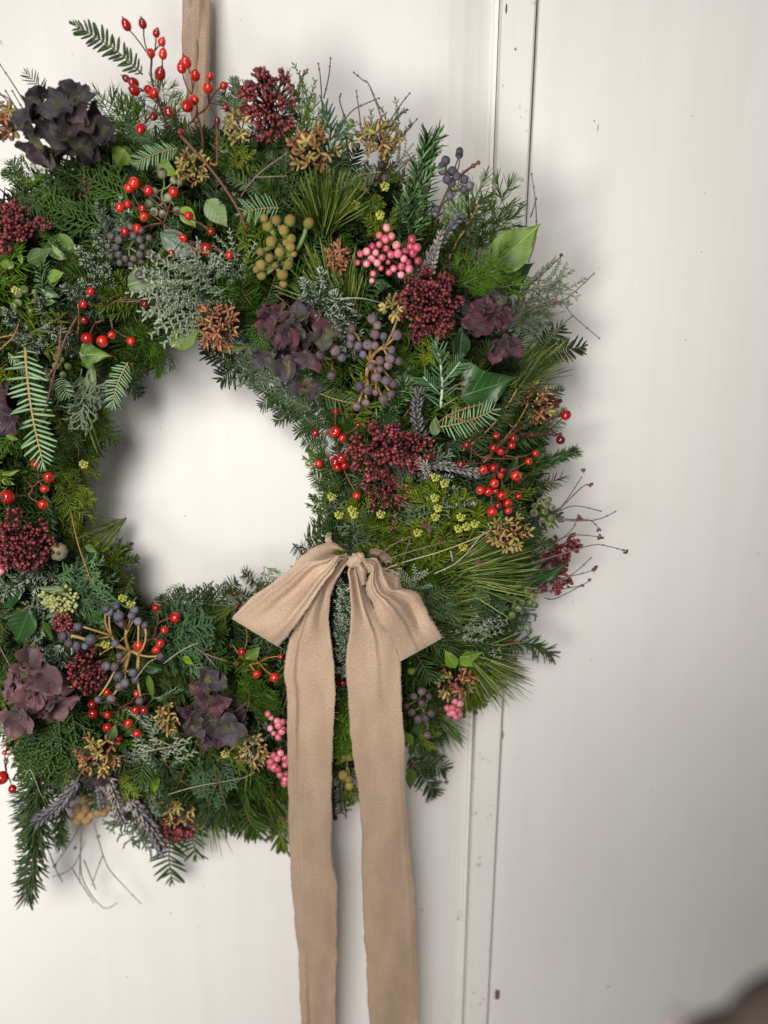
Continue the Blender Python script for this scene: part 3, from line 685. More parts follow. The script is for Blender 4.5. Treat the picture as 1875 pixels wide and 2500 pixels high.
# ------------------------------------------------------------------ hydrangea heads
def petal_mesh(cup, wav, wd, m):
    nu, nv = 8, 9; V = []; uv = []; ph = R(0, 6); ph2 = R(0, 6)
    for j in range(nv + 1):
        t = j / nv; wv = math.sin(PI * min(1, t * .93 + .045) ** .78) ** .6 
        for i in range(nu + 1):
            s = (i / nu - .5) * 2; x = s * wv * wd * .5
            z = cup * (t ** 2) * .5 + cup * .7 * s * s * wv * .3 + wav * math.sin(5 * s + ph) * t * .5 + wav * math.sin(7 * t + ph2) * abs(s) - .3 * max(0, t - .75) ** 1.5 * cup * 4
            V.append((x, t * (1 - .06 * s * s), z)); uv.append((.5 + s * .5, t))
    mb = MB(); k = nu + 1; mb.add(V, [(j * k + i, j * k + i + 1, (j + 1) * k + i + 1, (j + 1) * k + i) for j in range(nv) for i in range(nu)])
    me = mb.mesh('petal', m); l = me.uv_layers.new(name='uv')
    for lp in me.loops: l.data[lp.index].uv = uv[lp.vertex_index]
    return me
PET = {k: [petal_mesh(R(-.45, .9), R(.05, .17), R(.9, 1.2), m) for _ in range(7)] for k, m in PM.items()}
_fc = MB(); ball(_fc, (0, 0, .1), .12, S8); tube(_fc, [(0, 0, -1.2), (0, 0, 0)], .05, 5); FC = _fc.mesh('floret_centre', M['bark'])
def hydrangea(u, v, ru, rv_, d, cols, n, label, land, pl=42, hz=.8, seed=0, extra=()):
    st = random.getstate(); random.seed(seed)
    s = px(v, d); c = P(u, v, d - .012); t = thing('hydrangea_head', label, 'hydrangea', c, 'hydrangea heads in the wreath')
    L = pl * s; fl = []
    n = int(n * 1.25); pl *= 1.18
    for i in range(n):
        z = 1 - (i + .5) / n * hz; th = i * 2.39996 + R(-.35, .35); r = math.sqrt(1 - z * z)
        nrmv = Vector((r * math.cos(th), -z, r * math.sin(th)))
        p = Vector((nrmv.x * (ru - pl * .55) * s, -nrmv.z * 0 - z * (ru + rv_) * .36 * s, nrmv.z * (rv_ - pl * .55) * s)); fl.append((p, nrmv))
    for (eu, ev, ex, ey) in extra:
        fl.append((P(eu, ev, d + .012) - c, Vector((ex, -1, ey))))
    for p, nv_ in fl:
        nv_ = (nv_ + Vector((R(-.6, .6), R(-.4, .4), R(-.6, .6)))).normalized(); p = p + Vector((0, R(-.004, .006), 0)); q0 = perp(nv_); r0 = R(0, 2 * PI); cm = random.choice(cols)
        fm = frame(p, Vector(q0), nv_, L * .5); fi = fm.inverted(); cc = part('floret', FC, t, fm)
        for k in range(4):
            a = r0 + k * PI / 2 + R(-.15, .15); yv = (Vector(q0) * math.cos(a) + nv_.cross(Vector(q0)) * math.sin(a)); el = R(-.05, 1.0)
            y = yv * math.cos(el) + nv_ * math.sin(el)
            mw = frame(p + yv * L * .03, y, nv_ * math.cos(el) - yv * math.sin(el), L * R(.8, 1.1))
            part('petal', random.choice(PET[cm if random.random() < .8 else random.choice(cols)]), cc, fi @ mw)
    random.setstate(st); LAND.append((u, v, land)); return t

# ------------------------------------------------------------------ bud heads, stars, clusters
def bud_head(name, label, cat, u, v, ru, rv_, d, n, br, base, m='skim', st='skimst', land=None, group='dark red flower bud heads in the wreath', depth=.7, open_=0., clumps=None, bs=1.35):
    s = px(v, d); c = P(u, v, d); bw = P(base[0], base[1], d - .03); n = int(n * 1.45); br = br * .88; t = thing(name, label, cat, bw, group)
    sb, bb = MB(), MB(); hub = c + Vector((0, (ru + rv_) * .45 * s, 0)); tube(sb, [(0, 0, 0), (hub - bw) * .5 + Vector((.001, 0, .001)), hub - bw], .0016, 6)
    K = clumps or max(8, n // 9); k = 0
    for i in range(K):
        z = 1 - (i + .5) / K * depth * 1.1; th = i * 2.39996 + R(-.3, .3); r = math.sqrt(max(0, 1 - z * z)); rr = R(.66, 1.06)
        p = c + Vector((r * math.cos(th) * ru * s * rr, -z * (ru + rv_) * .40 * s * rr + .004, r * math.sin(th) * rv_ * s * rr))
        if open_ and random.random() < open_ * .4: continue
        node = hub + (p - hub) * .72; tube(sb, [Vector(q) - bw for q in curve(hub, node, R(-.1, .1), (0, 1, 0), 4)], .0006, 4)
        out = (p - hub).normalized()
        for j in range(max(3, n // K)):
            o = Vector(rv()) ; q = p + (o - out * min(0, o.dot(out)) * 1.6) * (ru + rv_) * .5 * s * (1.55 / math.sqrt(K)) * R(.6, 1.05)
            tube(sb, [node - bw, q - bw], .00032, 3); B = basis(np.array(q - node), rv())[[0, 2, 1]]
            ball(bb, np.array(q - bw), br * s * R(.75, 1.2), S8, (1, 1, bs), B)
    part('stalks', sb.mesh('stalks', M[st]), t); part('buds', bb.mesh('buds', M[m]), t, stuff=True)
    if land: LAND.append((u, v, land))
    return t
def star_mesh(m, n=5, w=.42, up=.5):
    mb = MB(); V, Fc = _needle((0, .3, .7, .93), (.3, .85, .9, .4), .16)
    for i in range(n):
        a = i * 2 * PI / n + R(-.2, .2); y = np.array([math.cos(a), math.sin(a), up + R(-.25, .3)]); needle(mb, (0, 0, 0), y, (0, 0, 1), R(.85, 1.1), w, .15, (V, Fc))
    tube(mb, [(0, 0, -.8), (0, 0, 0)], [.05, .1], 4); return mb.mesh('star_calyx', m)
STAR = {k: [star_mesh(M[k], random.choice((3, 4, 5)), R(.45, .68), R(.1, 1.1)) for _ in range(4)] for k in ('star', 'staro', 'starg')}
def stars(u, v, ru, rv_, d, n, ps, label, base, cols=('star',), land=None, seed=0):
    stt = random.getstate(); random.seed(seed * 7 + 3)
    s = px(v, d); c = P(u, v, d); bw = P(base[0], base[1], d - .025); t = thing('calyx_cluster', label, 'dried flowers', bw, 'clusters of dry star shaped calyces'); sb = MB(); hub = c + Vector((0, .012, 0))
    tube(sb, [(0, 0, 0), hub - bw], .0009, 5)
    for i in range(n):
        z = 1 - (i + .5) / n * .85; th = i * 2.39996 + R(-.4, .4); r = math.sqrt(1 - z * z) * R(.75, 1.05)
        p = c + Vector((r * math.cos(th) * ru * s, -z * .014 * R(.3, 1.1), r * math.sin(th) * rv_ * s)); nv_ = (p - hub).normalized() + Vector((R(-.5, .5), R(-.3, .3), R(-.5, .5)))
        tube(sb, [Vector(q) - bw for q in curve(hub, p, R(-.1, .1), (0, 1, 0), 4)], .00035, 4)
        part('star_calyx', random.choice(STAR[random.choice(cols)]), t, Matrix.Translation(p - bw) @ nv_.to_track_quat('Z', 'Y').to_matrix().to_4x4() @ Matrix.Rotation(R(0, 6), 4, 'Z') @ Matrix.Scale(ps * s * R(.85, 1.4), 4))
    part('stem', sb.mesh('stem', M['redst']), t)
    random.setstate(stt)
    if land: LAND.append((u, v, land))
def twig(label, lines, d0=.05, d1=.05, heads=(), m='twig', th=.00045, group='dry twigs reaching out of the wreath', hs=8):
    b = lines[0][0]; bw = P(b[0], b[1], d0); t = thing('dry_twig', label, 'twig', bw, group); sb = MB()
    for ln in lines:
        pts = []; k = len(ln)
        for i, p in enumerate(ln): pts.append(P(p[0], p[1], d0 + (d1 - d0) * i / max(1, k - 1) if len(p) < 3 else p[2]) - bw)
        # smooth
        q = []
        for i in range(len(pts) - 1):
            p0 = pts[max(0, i - 1)]; p1 = pts[i]; p2 = pts[i + 1]; p3 = pts[min(len(pts) - 1, i + 2)]
            for tt in (0, .25, .5, .75): q.append(.5 * ((2 * p1) + (p2 - p0) * tt + (2 * p0 - 5 * p1 + 4 * p2 - p3) * tt * tt + (3 * p1 - p0 - 3 * p2 + p3) * tt ** 3))
        q.append(pts[-1]); n = len(q); tube(sb, q, [th * (1.15 - .5 * i / n) for i in range(n)], 5)
        for i in range(2, n - 1, 4): ball(sb, q[i], th * 1.7, S6)
        ball(sb, q[-1], th * 1.5, S6)
    part('stem', sb.mesh('stem', M[m]), t)
    for (u, v, r) in heads:
        mb = MB(); dd = d1; s = px(v, dd); c = P(u, v, dd) - bw
        for i in range(16):
            o = Vector(rv()) * r * s * R(.3, .9); needle(mb, np.array(c + o * .4), np.array(o), rv(), r * s * R(.5, .9), r * s * .45, .2, N1); 
            if i % 3 == 0: ball(mb, np.array(c + o), r * s * .3, S6)
        part('seed_head', mb.mesh('seed_head', M['seed']), t)
    return t

# ------------------------------------------------------------------ wreath base: mossy ring and its undergrowth
def ring_point(th, ph, k=1.0, e=0.0):
    r = 588 + 222 * k * math.cos(ph); d = .034 + .040 * k * math.sin(ph) + e
    return P(CU + r * math.cos(th), CV + r * math.sin(th), d)
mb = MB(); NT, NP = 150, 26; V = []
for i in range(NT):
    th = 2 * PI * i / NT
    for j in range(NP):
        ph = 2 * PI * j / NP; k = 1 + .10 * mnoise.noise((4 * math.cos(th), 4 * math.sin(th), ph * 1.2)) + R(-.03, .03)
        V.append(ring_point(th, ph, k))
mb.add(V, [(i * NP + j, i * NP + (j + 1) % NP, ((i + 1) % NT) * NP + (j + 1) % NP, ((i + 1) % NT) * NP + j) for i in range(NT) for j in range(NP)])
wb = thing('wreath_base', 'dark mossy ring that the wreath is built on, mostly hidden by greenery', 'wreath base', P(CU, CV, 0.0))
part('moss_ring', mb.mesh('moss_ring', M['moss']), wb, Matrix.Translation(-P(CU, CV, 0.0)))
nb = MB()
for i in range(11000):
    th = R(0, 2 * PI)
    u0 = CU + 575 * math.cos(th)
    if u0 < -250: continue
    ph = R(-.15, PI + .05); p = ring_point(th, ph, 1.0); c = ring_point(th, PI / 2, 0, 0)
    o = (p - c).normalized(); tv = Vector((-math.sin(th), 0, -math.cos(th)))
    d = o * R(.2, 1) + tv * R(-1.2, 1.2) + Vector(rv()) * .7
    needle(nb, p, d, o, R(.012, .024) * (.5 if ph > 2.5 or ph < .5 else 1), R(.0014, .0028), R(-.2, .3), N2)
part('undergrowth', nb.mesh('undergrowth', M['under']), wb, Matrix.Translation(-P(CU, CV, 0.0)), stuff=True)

# ------------------------------------------------------------------ ribbons
def velvet():
    m = bpy.data.materials.new('taupe_velvet'); m.use_nodes = True; nt = m.node_tree; N = nt.nodes; L = nt.links
    b = N['Principled BSDF']; b.inputs['Roughness'].default_value = .58; b.inputs['Sheen Weight'].default_value = .3; b.inputs['Sheen Roughness'].default_value = .4
    b.inputs['Sheen Tint'].default_value = (1, .86, .74, 1); b.inputs['Specular IOR Level'].default_value = .38
    uv = N.new('ShaderNodeUVMap'); uv.uv_map = 'uv'
    def nz(scale, det, map_=None, dist=0.):
        n = N.new('ShaderNodeTexNoise'); n.inputs['Scale'].default_value = scale; n.inputs['Detail'].default_value = det; n.inputs['Distortion'].default_value = dist
        if map_:
            mp = N.new('ShaderNodeMapping'); mp.inputs['Scale'].default_value = map_; L.new(uv.outputs[0], mp.inputs[0]); L.new(mp.outputs[0], n.inputs['Vector'])
        else: L.new(uv.outputs[0], n.inputs['Vector'])
        return n
    big = nz(.8, 2, (1.2, .3, 1), .2); fine = nz(19, 3); weave = nz(17, 2, (1.8, .3, 1))
    r = N.new('ShaderNodeValToRGB'); L.new(big.outputs['Fac'], r.inputs[0])
    r.color_ramp.elements[0].position = .3; r.color_ramp.elements[0].color = (.395, .272, .183, 1)
    r.color_ramp.elements[1].position = .72; r.color_ramp.elements[1].color = (.47, .33, .228, 1)
    a = N.new('ShaderNodeMath'); a.operation = 'MULTIPLY'; L.new(fine.outputs['Fac'], a.inputs[0]); L.new(weave.outputs['Fac'], a.inputs[1])
    r2 = N.new('ShaderNodeMapRange'); r2.inputs['From Min'].default_value = .16; r2.inputs['From Max'].default_value = .36; r2.inputs['To Min'].default_value = 0; r2.inputs['To Max'].default_value = 1; L.new(a.outputs[0], r2.inputs['Value'])
    mx = N.new('ShaderNodeMix'); mx.data_type = 'RGBA'; mx.blend_type = 'OVERLAY'; mx.inputs['Factor'].default_value = .24; L.new(r.outputs[0], mx.inputs[6]); L.new(r2.outputs[0], mx.inputs[7]); L.new(mx.outputs[2], b.inputs['Base Color'])
    bp = N.new('ShaderNodeBump'); bp.inputs['Strength'].default_value = .15; bp.inputs['Distance'].default_value = .0004; L.new(a.outputs[0], bp.inputs['Height']); L.new(bp.outputs[0], b.inputs['Normal'])
    return m
M['velvet'] = velvet(); M['fray'] = mat('velvet_thread', (.5, .41, .32), (.74, .64, .53), .8, objr=0)
def catmull(pts, n):
    pts = [np.array(p, float) for p in pts]; seg = [np.linalg.norm((pts[i + 1] - pts[i])[:2]) + 1e-6 for i in range(len(pts) - 1)]; cum = np.concatenate([[0], np.cumsum(seg)]); out = []
    for s in np.linspace(0, cum[-1], n):
        i = min(len(seg) - 1, int(np.searchsorted(cum, s, 'right') - 1)); t = (s - cum[i]) / seg[i]
        p0 = pts[max(0, i - 1)]; p1 = pts[i]; p2 = pts[i + 1]; p3 = pts[min(len(pts) - 1, i + 2)]
        out.append(.5 * ((2 * p1) + (p2 - p0) * t + (2 * p0 - 5 * p1 + 4 * p2 - p3) * t * t + (3 * p1 - p0 - 3 * p2 + p3) * t ** 3) if len(pts) > 2 else p1 + (p2 - p1) * t)
    return out
def sheet(name, left, right, parent, org, n=90, k=26, fold=None, fray=True, thick=.0005, jag=1.1, seed=1):
    """ribbon between two edges given as (u, v, depth); fold(s, t) adds depth in metres; s across 0..1, t along 0..1"""
    Lp, Rp = catmull(left, n), catmull(right, n); V = []; uv = []; al = 0.; prev = None
    for i in range(n):
        t = i / (n - 1); a = Lp[i].copy(); b = Rp[i].copy()
        a[0] += jag * 3.0 * mnoise.noise((i * .16, seed + 4, 2)) + jag * 1.6 * mnoise.noise((i * .35, seed, 0)) + R(-jag, jag) * .5; b[0] += jag * 3.0 * mnoise.noise((i * .16, seed + 7, 2)) + jag * 1.6 * mnoise.noise((i * .35, seed + 9, 0)) + R(-jag, jag) * .5
        mid = P(*((a + b) / 2)); al += (mid - prev).length if prev is not None else 0; prev = mid; wd = (P(*a) - P(*b)).length
        for j in range(k):
            s = j / (k - 1); q = a + (b - a) * s; dd = q[2] + (fold(s, t) if fold else 0) + .0006 * mnoise.noise((s * 3, t * 9, seed * 3.1))
            V.append(P(q[0], q[1], dd) - org); uv.append((s * wd * 100, al * 100))
    mb = MB(); mb.add(V, [(i * k + j, (i + 1) * k + j, (i + 1) * k + j + 1, i * k + j + 1) for i in range(n - 1) for j in range(k - 1)])
    me = mb.mesh(name, M['velvet']); l = me.uv_layers.new(name='uv')
    for lp in me.loops: l.data[lp.index].uv = uv[lp.vertex_index]
    o = part(name, me, parent); so = o.modifiers.new('thickness', 'SOLIDIFY'); so.thickness = thick; so.offset = 0
    if fray:
        fb = MB()
        for i in range(0, n):
            for e, sg in ((0, -1), (k - 1, 1)):
                p = V[i * k + e]; inn = V[i * k + (1 if e == 0 else k - 2)]; out = (p - inn).normalized()
                for q in range(5):
                    ln = R(.0003, .0010) if random.random() < .97 else R(.002, .006)
                    p2 = p + (V[min(n - 1, i + 1) * k + e] - p) * R(0, 1)
                    needle(fb, np.array(p2), np.array(out) + rv() * .7, rv(), ln, .00014, R(-.5, .5), N1)
        part('frayed_edge', fb.mesh('frayed_edge', M['fray']), o, stuff=True)
    return o
def crease(s, c, wd, amp): return amp * max(0., 1 - abs(s - c) / (1.7 * wd))
org = P(868, 1368, .115); LAND.append((868, 1368, 'ribbon knot')); LAND.append((640, 1480, 'left ribbon loop')); LAND.append((1000, 1500, 'right ribbon loop')); LAND.append((760, 1750, 'left ribbon tail')); LAND.append((920, 1800, 'right ribbon tail'))
bow = thing('ribbon_bow', 'taupe velvet ribbon bow tied on the wreath, two long tails hanging down', 'bow', org)
# tails
sheet('ribbon_tail', [(848, 1362, .108), (800, 1400, .112), (752, 1462, .113), (720, 1532, .112), (704, 1575, .111), (694, 1647, .111), (701, 1692, .110), (702, 1814, .105), (704, 1965, .09), (707, 2063, .08), (715, 2198, .072), (729, 2347, .064), (735, 2500, .058), (741, 2620, .052)],
      [(858, 1368, .108), (838, 1392, .114), (809, 1448, .117), (803, 1525, .118), (813, 1595, .117), (818, 1692, .114), (814, 1777, .110), (809, 1927, .096), (810, 2008, .088), (809, 2094, .08), (821, 2146, .077), (823, 2225, .074), (821, 2361, .068), (818, 2500, .060), (816, 2620, .054)],
      bow, org, 150, fold=lambda s, t: .004 * math.sin(PI * s) * (1 - .5 * t) + crease(s, .17, .028, .0026) * min(1, t * 8) - crease(s, .27, .05, .0012) + .0032 * math.sin(9 * t + 4 * s) + .0012 * math.sin(23 * t - 5 * s) + .003 * math.sin(PI * t * 6) * (abs(math.sin(5 * s)) - .5) * max(0, 1 - 3 * t) + .006 * math.cos(7 * s) * max(0, 1 - 12 * t), seed=2)
sheet('ribbon_tail', [(860, 1372, .110), (851, 1395, .115), (855, 1437, .118), (856, 1525, .119), (846, 1602, .118), (849, 1685, .116), (858, 1814, .108), (875, 1927, .098), (879, 1981, .093), (884, 2049, .088), (883, 2117, .084), (888, 2252, .077), (895, 2374, .071), (902, 2500, .064), (908, 2620, .058)],
      [(878, 1372, .110), (888, 1420, .111), (915, 1490, .112), (958, 1550, .113), (977, 1616, .113), (979, 1692, .112), (988, 1814, .106), (989, 1914, .098), (995, 1985, .092), (1002, 2076, .086), (1013, 2193, .08), (1020, 2334, .073), (1021, 2500, .064), (1022, 2620, .058)],
      bow, org, 150, fold=lambda s, t: .005 * math.sin(PI * s) * (1 - .4 * t) + crease(s, .55, .05, .0030) * math.exp(-((t - .12) / .14) ** 2) + crease(s, .88, .03, .0016) * min(1, 4 * max(0, t - .3)) + .0034 * math.sin(8 * t + 4 * s + 1) + .0013 * math.sin(21 * t + 6 * s) + .005 * math.cos(9 * s) * max(0, 1 - 10 * t), seed=5)
# left loop: back layer and front layer meet in the fold at the lower left
lb = sheet('ribbon_loop', [(850, 1358, .106), (832, 1336, .104), (813, 1324, .102), (785, 1329, .099), (750, 1346, .097), (697, 1399, .1), (650, 1434, .104), (610, 1462, .109), (568, 1509, .115)],
      [(860, 1370, .106), (840, 1372, .100), (805, 1400, .096), (770, 1440, .094), (745, 1470, .094), (720, 1500, .098), (706, 1525, .104), (690, 1550, .110), (676, 1577, .115)],
      bow, org, 70, fold=lambda s, t: .006 * math.sin(PI * s) * (1 - t) + .004 * math.sin(9 * s) * max(0, 1 - 2.5 * t), seed=7)
sheet('ribbon_loop', [(852, 1356, .114), (828, 1356, .120), (795, 1366, .125), (768, 1370, .127), (745, 1378, .128), (700, 1416, .128), (650, 1452, .126), (610, 1482, .122), (568, 1511, .1165)],
      [(862, 1364, .112), (846, 1362, .121), (831, 1357, .127), (812, 1395, .130), (792, 1420, .131), (766, 1460, .131), (740, 1500, .129), (705, 1548, .124), (677, 1578, .1165)],
      bow, org, 80, fold=lambda s, t: -.010 * math.exp(-((s - .42) / .3) ** 2) * math.sin(PI * min(1, t * 1.05)) * (.4 + .6 * t) + crease(s, .80, .07, .007) * (1 - .8 * t) + crease(s, .22, .06, .004) * (1 - t) + .005 * (abs(math.sin(7 * s + 1)) - .5) * max(0, 1 - 2.0 * t) + .0015 * math.sin(6 * t + 4 * s), seed=11)
# right loop
sheet('ribbon_loop', [(872, 1364, .105), (900, 1374, .100), (925, 1400, .097), (950, 1440, .097), (960, 1490, .100), (968, 1550, .106), (978, 1612, .113)],
      [(880, 1352, .105), (915, 1340, .101), (945, 1352, .099), (977, 1388, .100), (983, 1438, .102), (1045, 1500, .108), (1079, 1557, .113)],
      bow, org, 60, fold=lambda s, t: .007 * math.sin(PI * s) * (1 - t * .8) + .003 * math.sin(10 * s) * max(0, 1 - 2.5 * t), seed=13)
sheet('ribbon_loop', [(874, 1368, .114), (893, 1382, .121), (906, 1394, .126), (894, 1434, .129), (911, 1476, .130), (928, 1521, .129), (956, 1551, .126), (966, 1580, .121), (978, 1615, .1145)],
      [(876, 1362, .112), (900, 1364, .119), (922, 1368, .124), (953, 1434, .123), (984, 1438, .121), (1022, 1451, .121), (1047, 1504, .120), (1063, 1530, .118), (1080, 1558, .1145)],
      bow, org, 80, fold=lambda s, t: .007 * math.sin(PI * s) * math.sin(PI * t) + crease(s, .36, .06, .006) * (1 - .5 * t) - crease(s, .70, .10, .007) * math.sin(PI * t) + .005 * (abs(math.sin(7.5 * s)) - .5) * max(0, 1 - 2.0 * t) + .002 * math.sin(13 * t + 2 * s), seed=17)
# little gathered folds hanging from the knot, and the end that goes up behind it
sheet('ribbon_fold', [(868, 1372, .120), (874, 1395, .124), (884, 1430, .118)], [(878, 1370, .120), (892, 1392, .125), (896, 1424, .118)], bow, org, 20, 10, fold=lambda s, t: .004 * math.sin(PI * s), fray=False, seed=19)
sheet('ribbon_fold', [(880, 1370, .119), (890, 1382, .123), (898, 1400, .121)], [(884, 1360, .119), (902, 1372, .124), (912, 1392, .121)], bow, org, 20, 10, fold=lambda s, t: .003 * math.sin(PI * s), fray=False, seed=20)
sheet('ribbon_fold', [(798, 1330, .098), (794, 1316, .097), (797, 1303, .092), (806, 1300, .084)], [(812, 1332, .098), (810, 1318, .097), (808, 1308, .092), (812, 1304, .084)], bow, org, 20, 10, fray=False, seed=21)
mb = MB(); kc = P(868, 1367, .122) - org; V = []
for i in range(28):
    p = PI * (i + .5) / 28
    for j in range(28):
        a = 2 * PI * j / 28; r = 1 + .09 * math.sin(11 * p + 1.5 * math.sin(a)) + .07 * math.sin(5 * a + 3 * p) + .16 * mnoise.noise((3 * math.cos(a), 3 * math.sin(a), 3 * p))
        q = Vector((.0038 * r * math.sin(p) * math.cos(a), -.0036 * r * math.sin(p) * math.sin(a), .0062 * math.cos(p) * (1 + .06 * math.sin(5 * a))))
        V.append(kc + Matrix.Rotation(.9, 3, 'Y') @ q)
mb.add(V, [(i * 28 + j, i * 28 + (j + 1) % 28, (i + 1) * 28 + (j + 1) % 28, (i + 1) * 28 + j) for i in range(27) for j in range(28)])
me = mb.mesh('knot', M['velvet']); l = me.uv_layers.new(name='uv')
for lp in me.loops: v_ = me.vertices[lp.vertex_index].co; l.data[lp.index].uv = (v_.x * 100, v_.z * 100)
part('knot', me, bow)
# hanger
horg = P(480, 300, .03)
hang = thing('hanging_ribbon', 'taupe velvet ribbon strip that the wreath hangs from, two layers, at the top', 'ribbon', horg)
sheet('ribbon_strip', [(446, -60, .016), (446, 20, .016), (445, 113, .02), (451, 180, .026), (462, 260, .034), (478, 340, .05)], [(481, -60, .016), (480, 20, .017), (483, 113, .023), (486, 180, .03), (490, 260, .038), (494, 340, .05)], hang, horg, 60, 14, fold=lambda s, t: .003 * math.sin(PI * s) + .0015 * math.sin(5 * s + 9 * t), seed=23, jag=.4)
sheet('ribbon_strip', [(478, -60, .019), (479, 20, .020), (480, 113, .024), (483, 180, .031), (486, 260, .039), (488, 340, .051)], [(514, -60, .014), (514, 20, .014), (512, 113, .019), (511, 180, .026), (509, 260, .034), (506, 340, .05)], hang, horg, 60, 14, fold=lambda s, t: .003 * math.sin(PI * s) + .0015 * math.sin(6 * s + 7 * t), seed=29, jag=.4)
LAND.append((480, 240, 'hanging ribbon'))

# ------------------------------------------------------------------ featured flowers and fruit
hydrangea(160, 312, 125, 105, .100, ['dark', 'olive', 'dark', 'purple', 'olive'], 12, 'blackish purple hydrangea head with olive hearts at the upper left', 'blackish hydrangea', pl=50, seed=3, extra=[(195, 240, .1, .5), (85, 290, -.5, .4), (240, 320, .5, 0), (110, 370, -.2, -.5), (120, 300, -.2, .1), (160, 300, 0, 0), (170, 345, .1, -.2), (150, 265, 0, .3), (205, 300, .2, 0)])
hydrangea(705, 800, 85, 70, .108, ['purple', 'wine', 'slate', 'wine', 'olive'], 9, 'plum purple hydrangea head above the wreath opening', 'plum hydrangea', pl=44, seed=4, extra=[(790, 815, .3, 0), (700, 900, 0, -.4), (740, 945, .1, -.6), (650, 870, -.5, -.3), (750, 870, .2, -.2)])
hydrangea(1190, 765, 62, 60, .094, ['slate', 'wine', 'maroon', 'wine'], 8, 'dusky slate and maroon hydrangea head at the right edge', 'maroon hydrangea', pl=42, seed=5, extra=[(1215, 850, .1, 0), (1165, 800, -.1, .1), (1240, 845, .6, -.1)])
hydrangea(92, 1670, 85, 80, .100, ['mauve', 'rose', 'wine', 'mauve'], 9, 'mauve pink hydrangea head at the lower left', 'mauve hydrangea', pl=50, seed=6, extra=[(75, 1615, 0, .4), (125, 1660, .2, .1), (50, 1750, -.2, -.5), (140, 1720, .5, -.2)])
hydrangea(518, 1738, 80, 88, .106, ['slate', 'olive', 'wine', 'dark', 'slate'], 12, 'slate purple hydrangea head with olive streaks, left of the ribbon tails', 'slate hydrangea', pl=42, seed=7, extra=[(510, 1660, 0, .5), (525, 1710, 0, .2), (560, 1780, .4, -.2)])
hydrangea(0, 975, 45, 75, .100, ['maroon', 'purple'], 6, 'wine coloured hydrangea head cut off by the left edge', 'wine hydrangea', pl=50, seed=8, extra=[(25, 1020, .1, -.2)])
hydrangea(245, 1865, 75, 45, .085, ['dark', 'purple'], 7, 'shadowed dark hydrangea head low down behind rust coloured calyces', 'shadowed hydrangea', pl=40, seed=9)

SK = [('', 650, 250, 62, 80, .085, 300, 4.6, (690, 380), 'tall maroon bud head at the top of the wreath', 'tall bud head'),
      ('', 1052, 745, 72, 92, .108, 380, 4.9, (1000, 860), 'large dark red bud head beside the pink berries', 'large red bud head'),
      ('', 925, 1100, 76, 72, .110, 330, 5.2, (960, 1210), 'domed crimson bud head at the centre of the right side', 'crimson bud dome'),
      ('', 52, 1325, 66, 80, .106, 300, 5.4, (60, 1450), 'rosy red bud head at the left of the opening', 'rosy bud head'),
      ('', 212, 1640, 46, 60, .104, 190, 4.8, (220, 1720), 'small brownish red bud head beside the mauve hydrangea', 'brownish bud head'),
      ('', 22, 550, 50, 55, .098, 190, 4.8, (60, 600), 'crimson bud head cut off by the left edge', 'edge bud head'),
      ('', 1375, 1345, 38, 38, .055, 110, 5.0, (1310, 1400), 'maroon bud head standing out on the right edge', 'outer bud head'),
      ('', 1350, 1415, 42, 30, .050, 90, 4.4, (1290, 1440), 'sparse maroon bud head under the outer one', 'sparse bud head'),
      ('', 425, 2025, 42, 32, .060, 120, 5.2, (400, 1960), 'dark red bud head at the bottom of the wreath', 'bottom bud head'),
      ('', 1335, 985, 24, 30, .060, 70, 4.2, (1290, 1030), 'little plum bud head behind the rust calyces on the right', 'little plum bud head'),
      ('', 1010, 1105, 42, 45, .100, 90, 4.4, (1000, 1180), 'loose brown red buds spilling right of the crimson dome', 'loose red buds'),
      ('', 945, 1205, 55, 34, .096, 80, 4.0, (950, 1240), 'thin brown red buds hanging under the crimson dome', 'thin red buds'),
      ('', 150, 1525, 26, 20, .106, 50, 4.2, (160, 1560), 'tiny maroon bud cluster above the mauve hydrangea', 'tiny bud cluster'),
      ('', 95, 545, 18, 14, .1, 35, 4.2, (90, 590), 'few crimson buds right of the edge bud head', 'few crimson buds')]
for (_, u, v, ru, rv_, d, n, br, base, lab, land) in SK:
    bud_head('bud_head', lab, 'flower buds', u, v, ru, rv_, d, n, br, base, land=land, open_=(.3, .7, .5)[int(u) % 3] if n > 100 else 0, depth=.95)
bud_head('bud_head', 'pale green unopened buds above the grape like berries at lower left', 'flower buds', 145, 1467, 44, 22, .098, 75, 5, (180, 1500), m='cream', st='greenst', land='pale green buds', group='pale bud heads')

# red berries and hips
spray('rosehip_spray', 'spray of oval rosehips rising above the top of the wreath', 'rosehips',
      [(308, 60, 11.5, .085), (348, 57, 12.5, .085), (382, 80, 9, .085), (395, 102, 11, .085), (368, 129, 11, .085), (398, 131, 11.5, .085), (391, 179, 15, .09), (307, 191, 10, .08), (325, 202, 12, .085), (327, 220, 14, .09), (362, 218, 11, .09), (375, 227, 13, .09), (375, 284, 12, .09), (343, 315, 13, .1), (412, 273, 11, .08)],
      (440, 350), (385, 240), kind='hip', cal='hipc', d=.085, thick=.00065, darks=(1, 6, 7, 12, 14), land='tall rosehips', group='rosehip sprays', pname='rosehip', face=.1)
spray('rosehip_spray', 'spray of rosehips in front of the hanging ribbon', 'rosehips',
      [(454, 151, 13, .085), (443, 165, 12, .08), (477, 183, 12.5, .085), (513, 185, 10, .08), (508, 213, 14, .085), (547, 209, 10, .07), (474, 243, 13, .085), (457, 259, 15, .09), (552, 262, 8, .07), (531, 294, 9, .07), (441, 324, 10, .085)],
      (490, 390), (480, 280), kind='hip', cal='hipc', d=.08, thick=.00065, darks=(8, 9, 10), land='ribbon rosehips', group='rosehip sprays', pname='rosehip', face=.1)
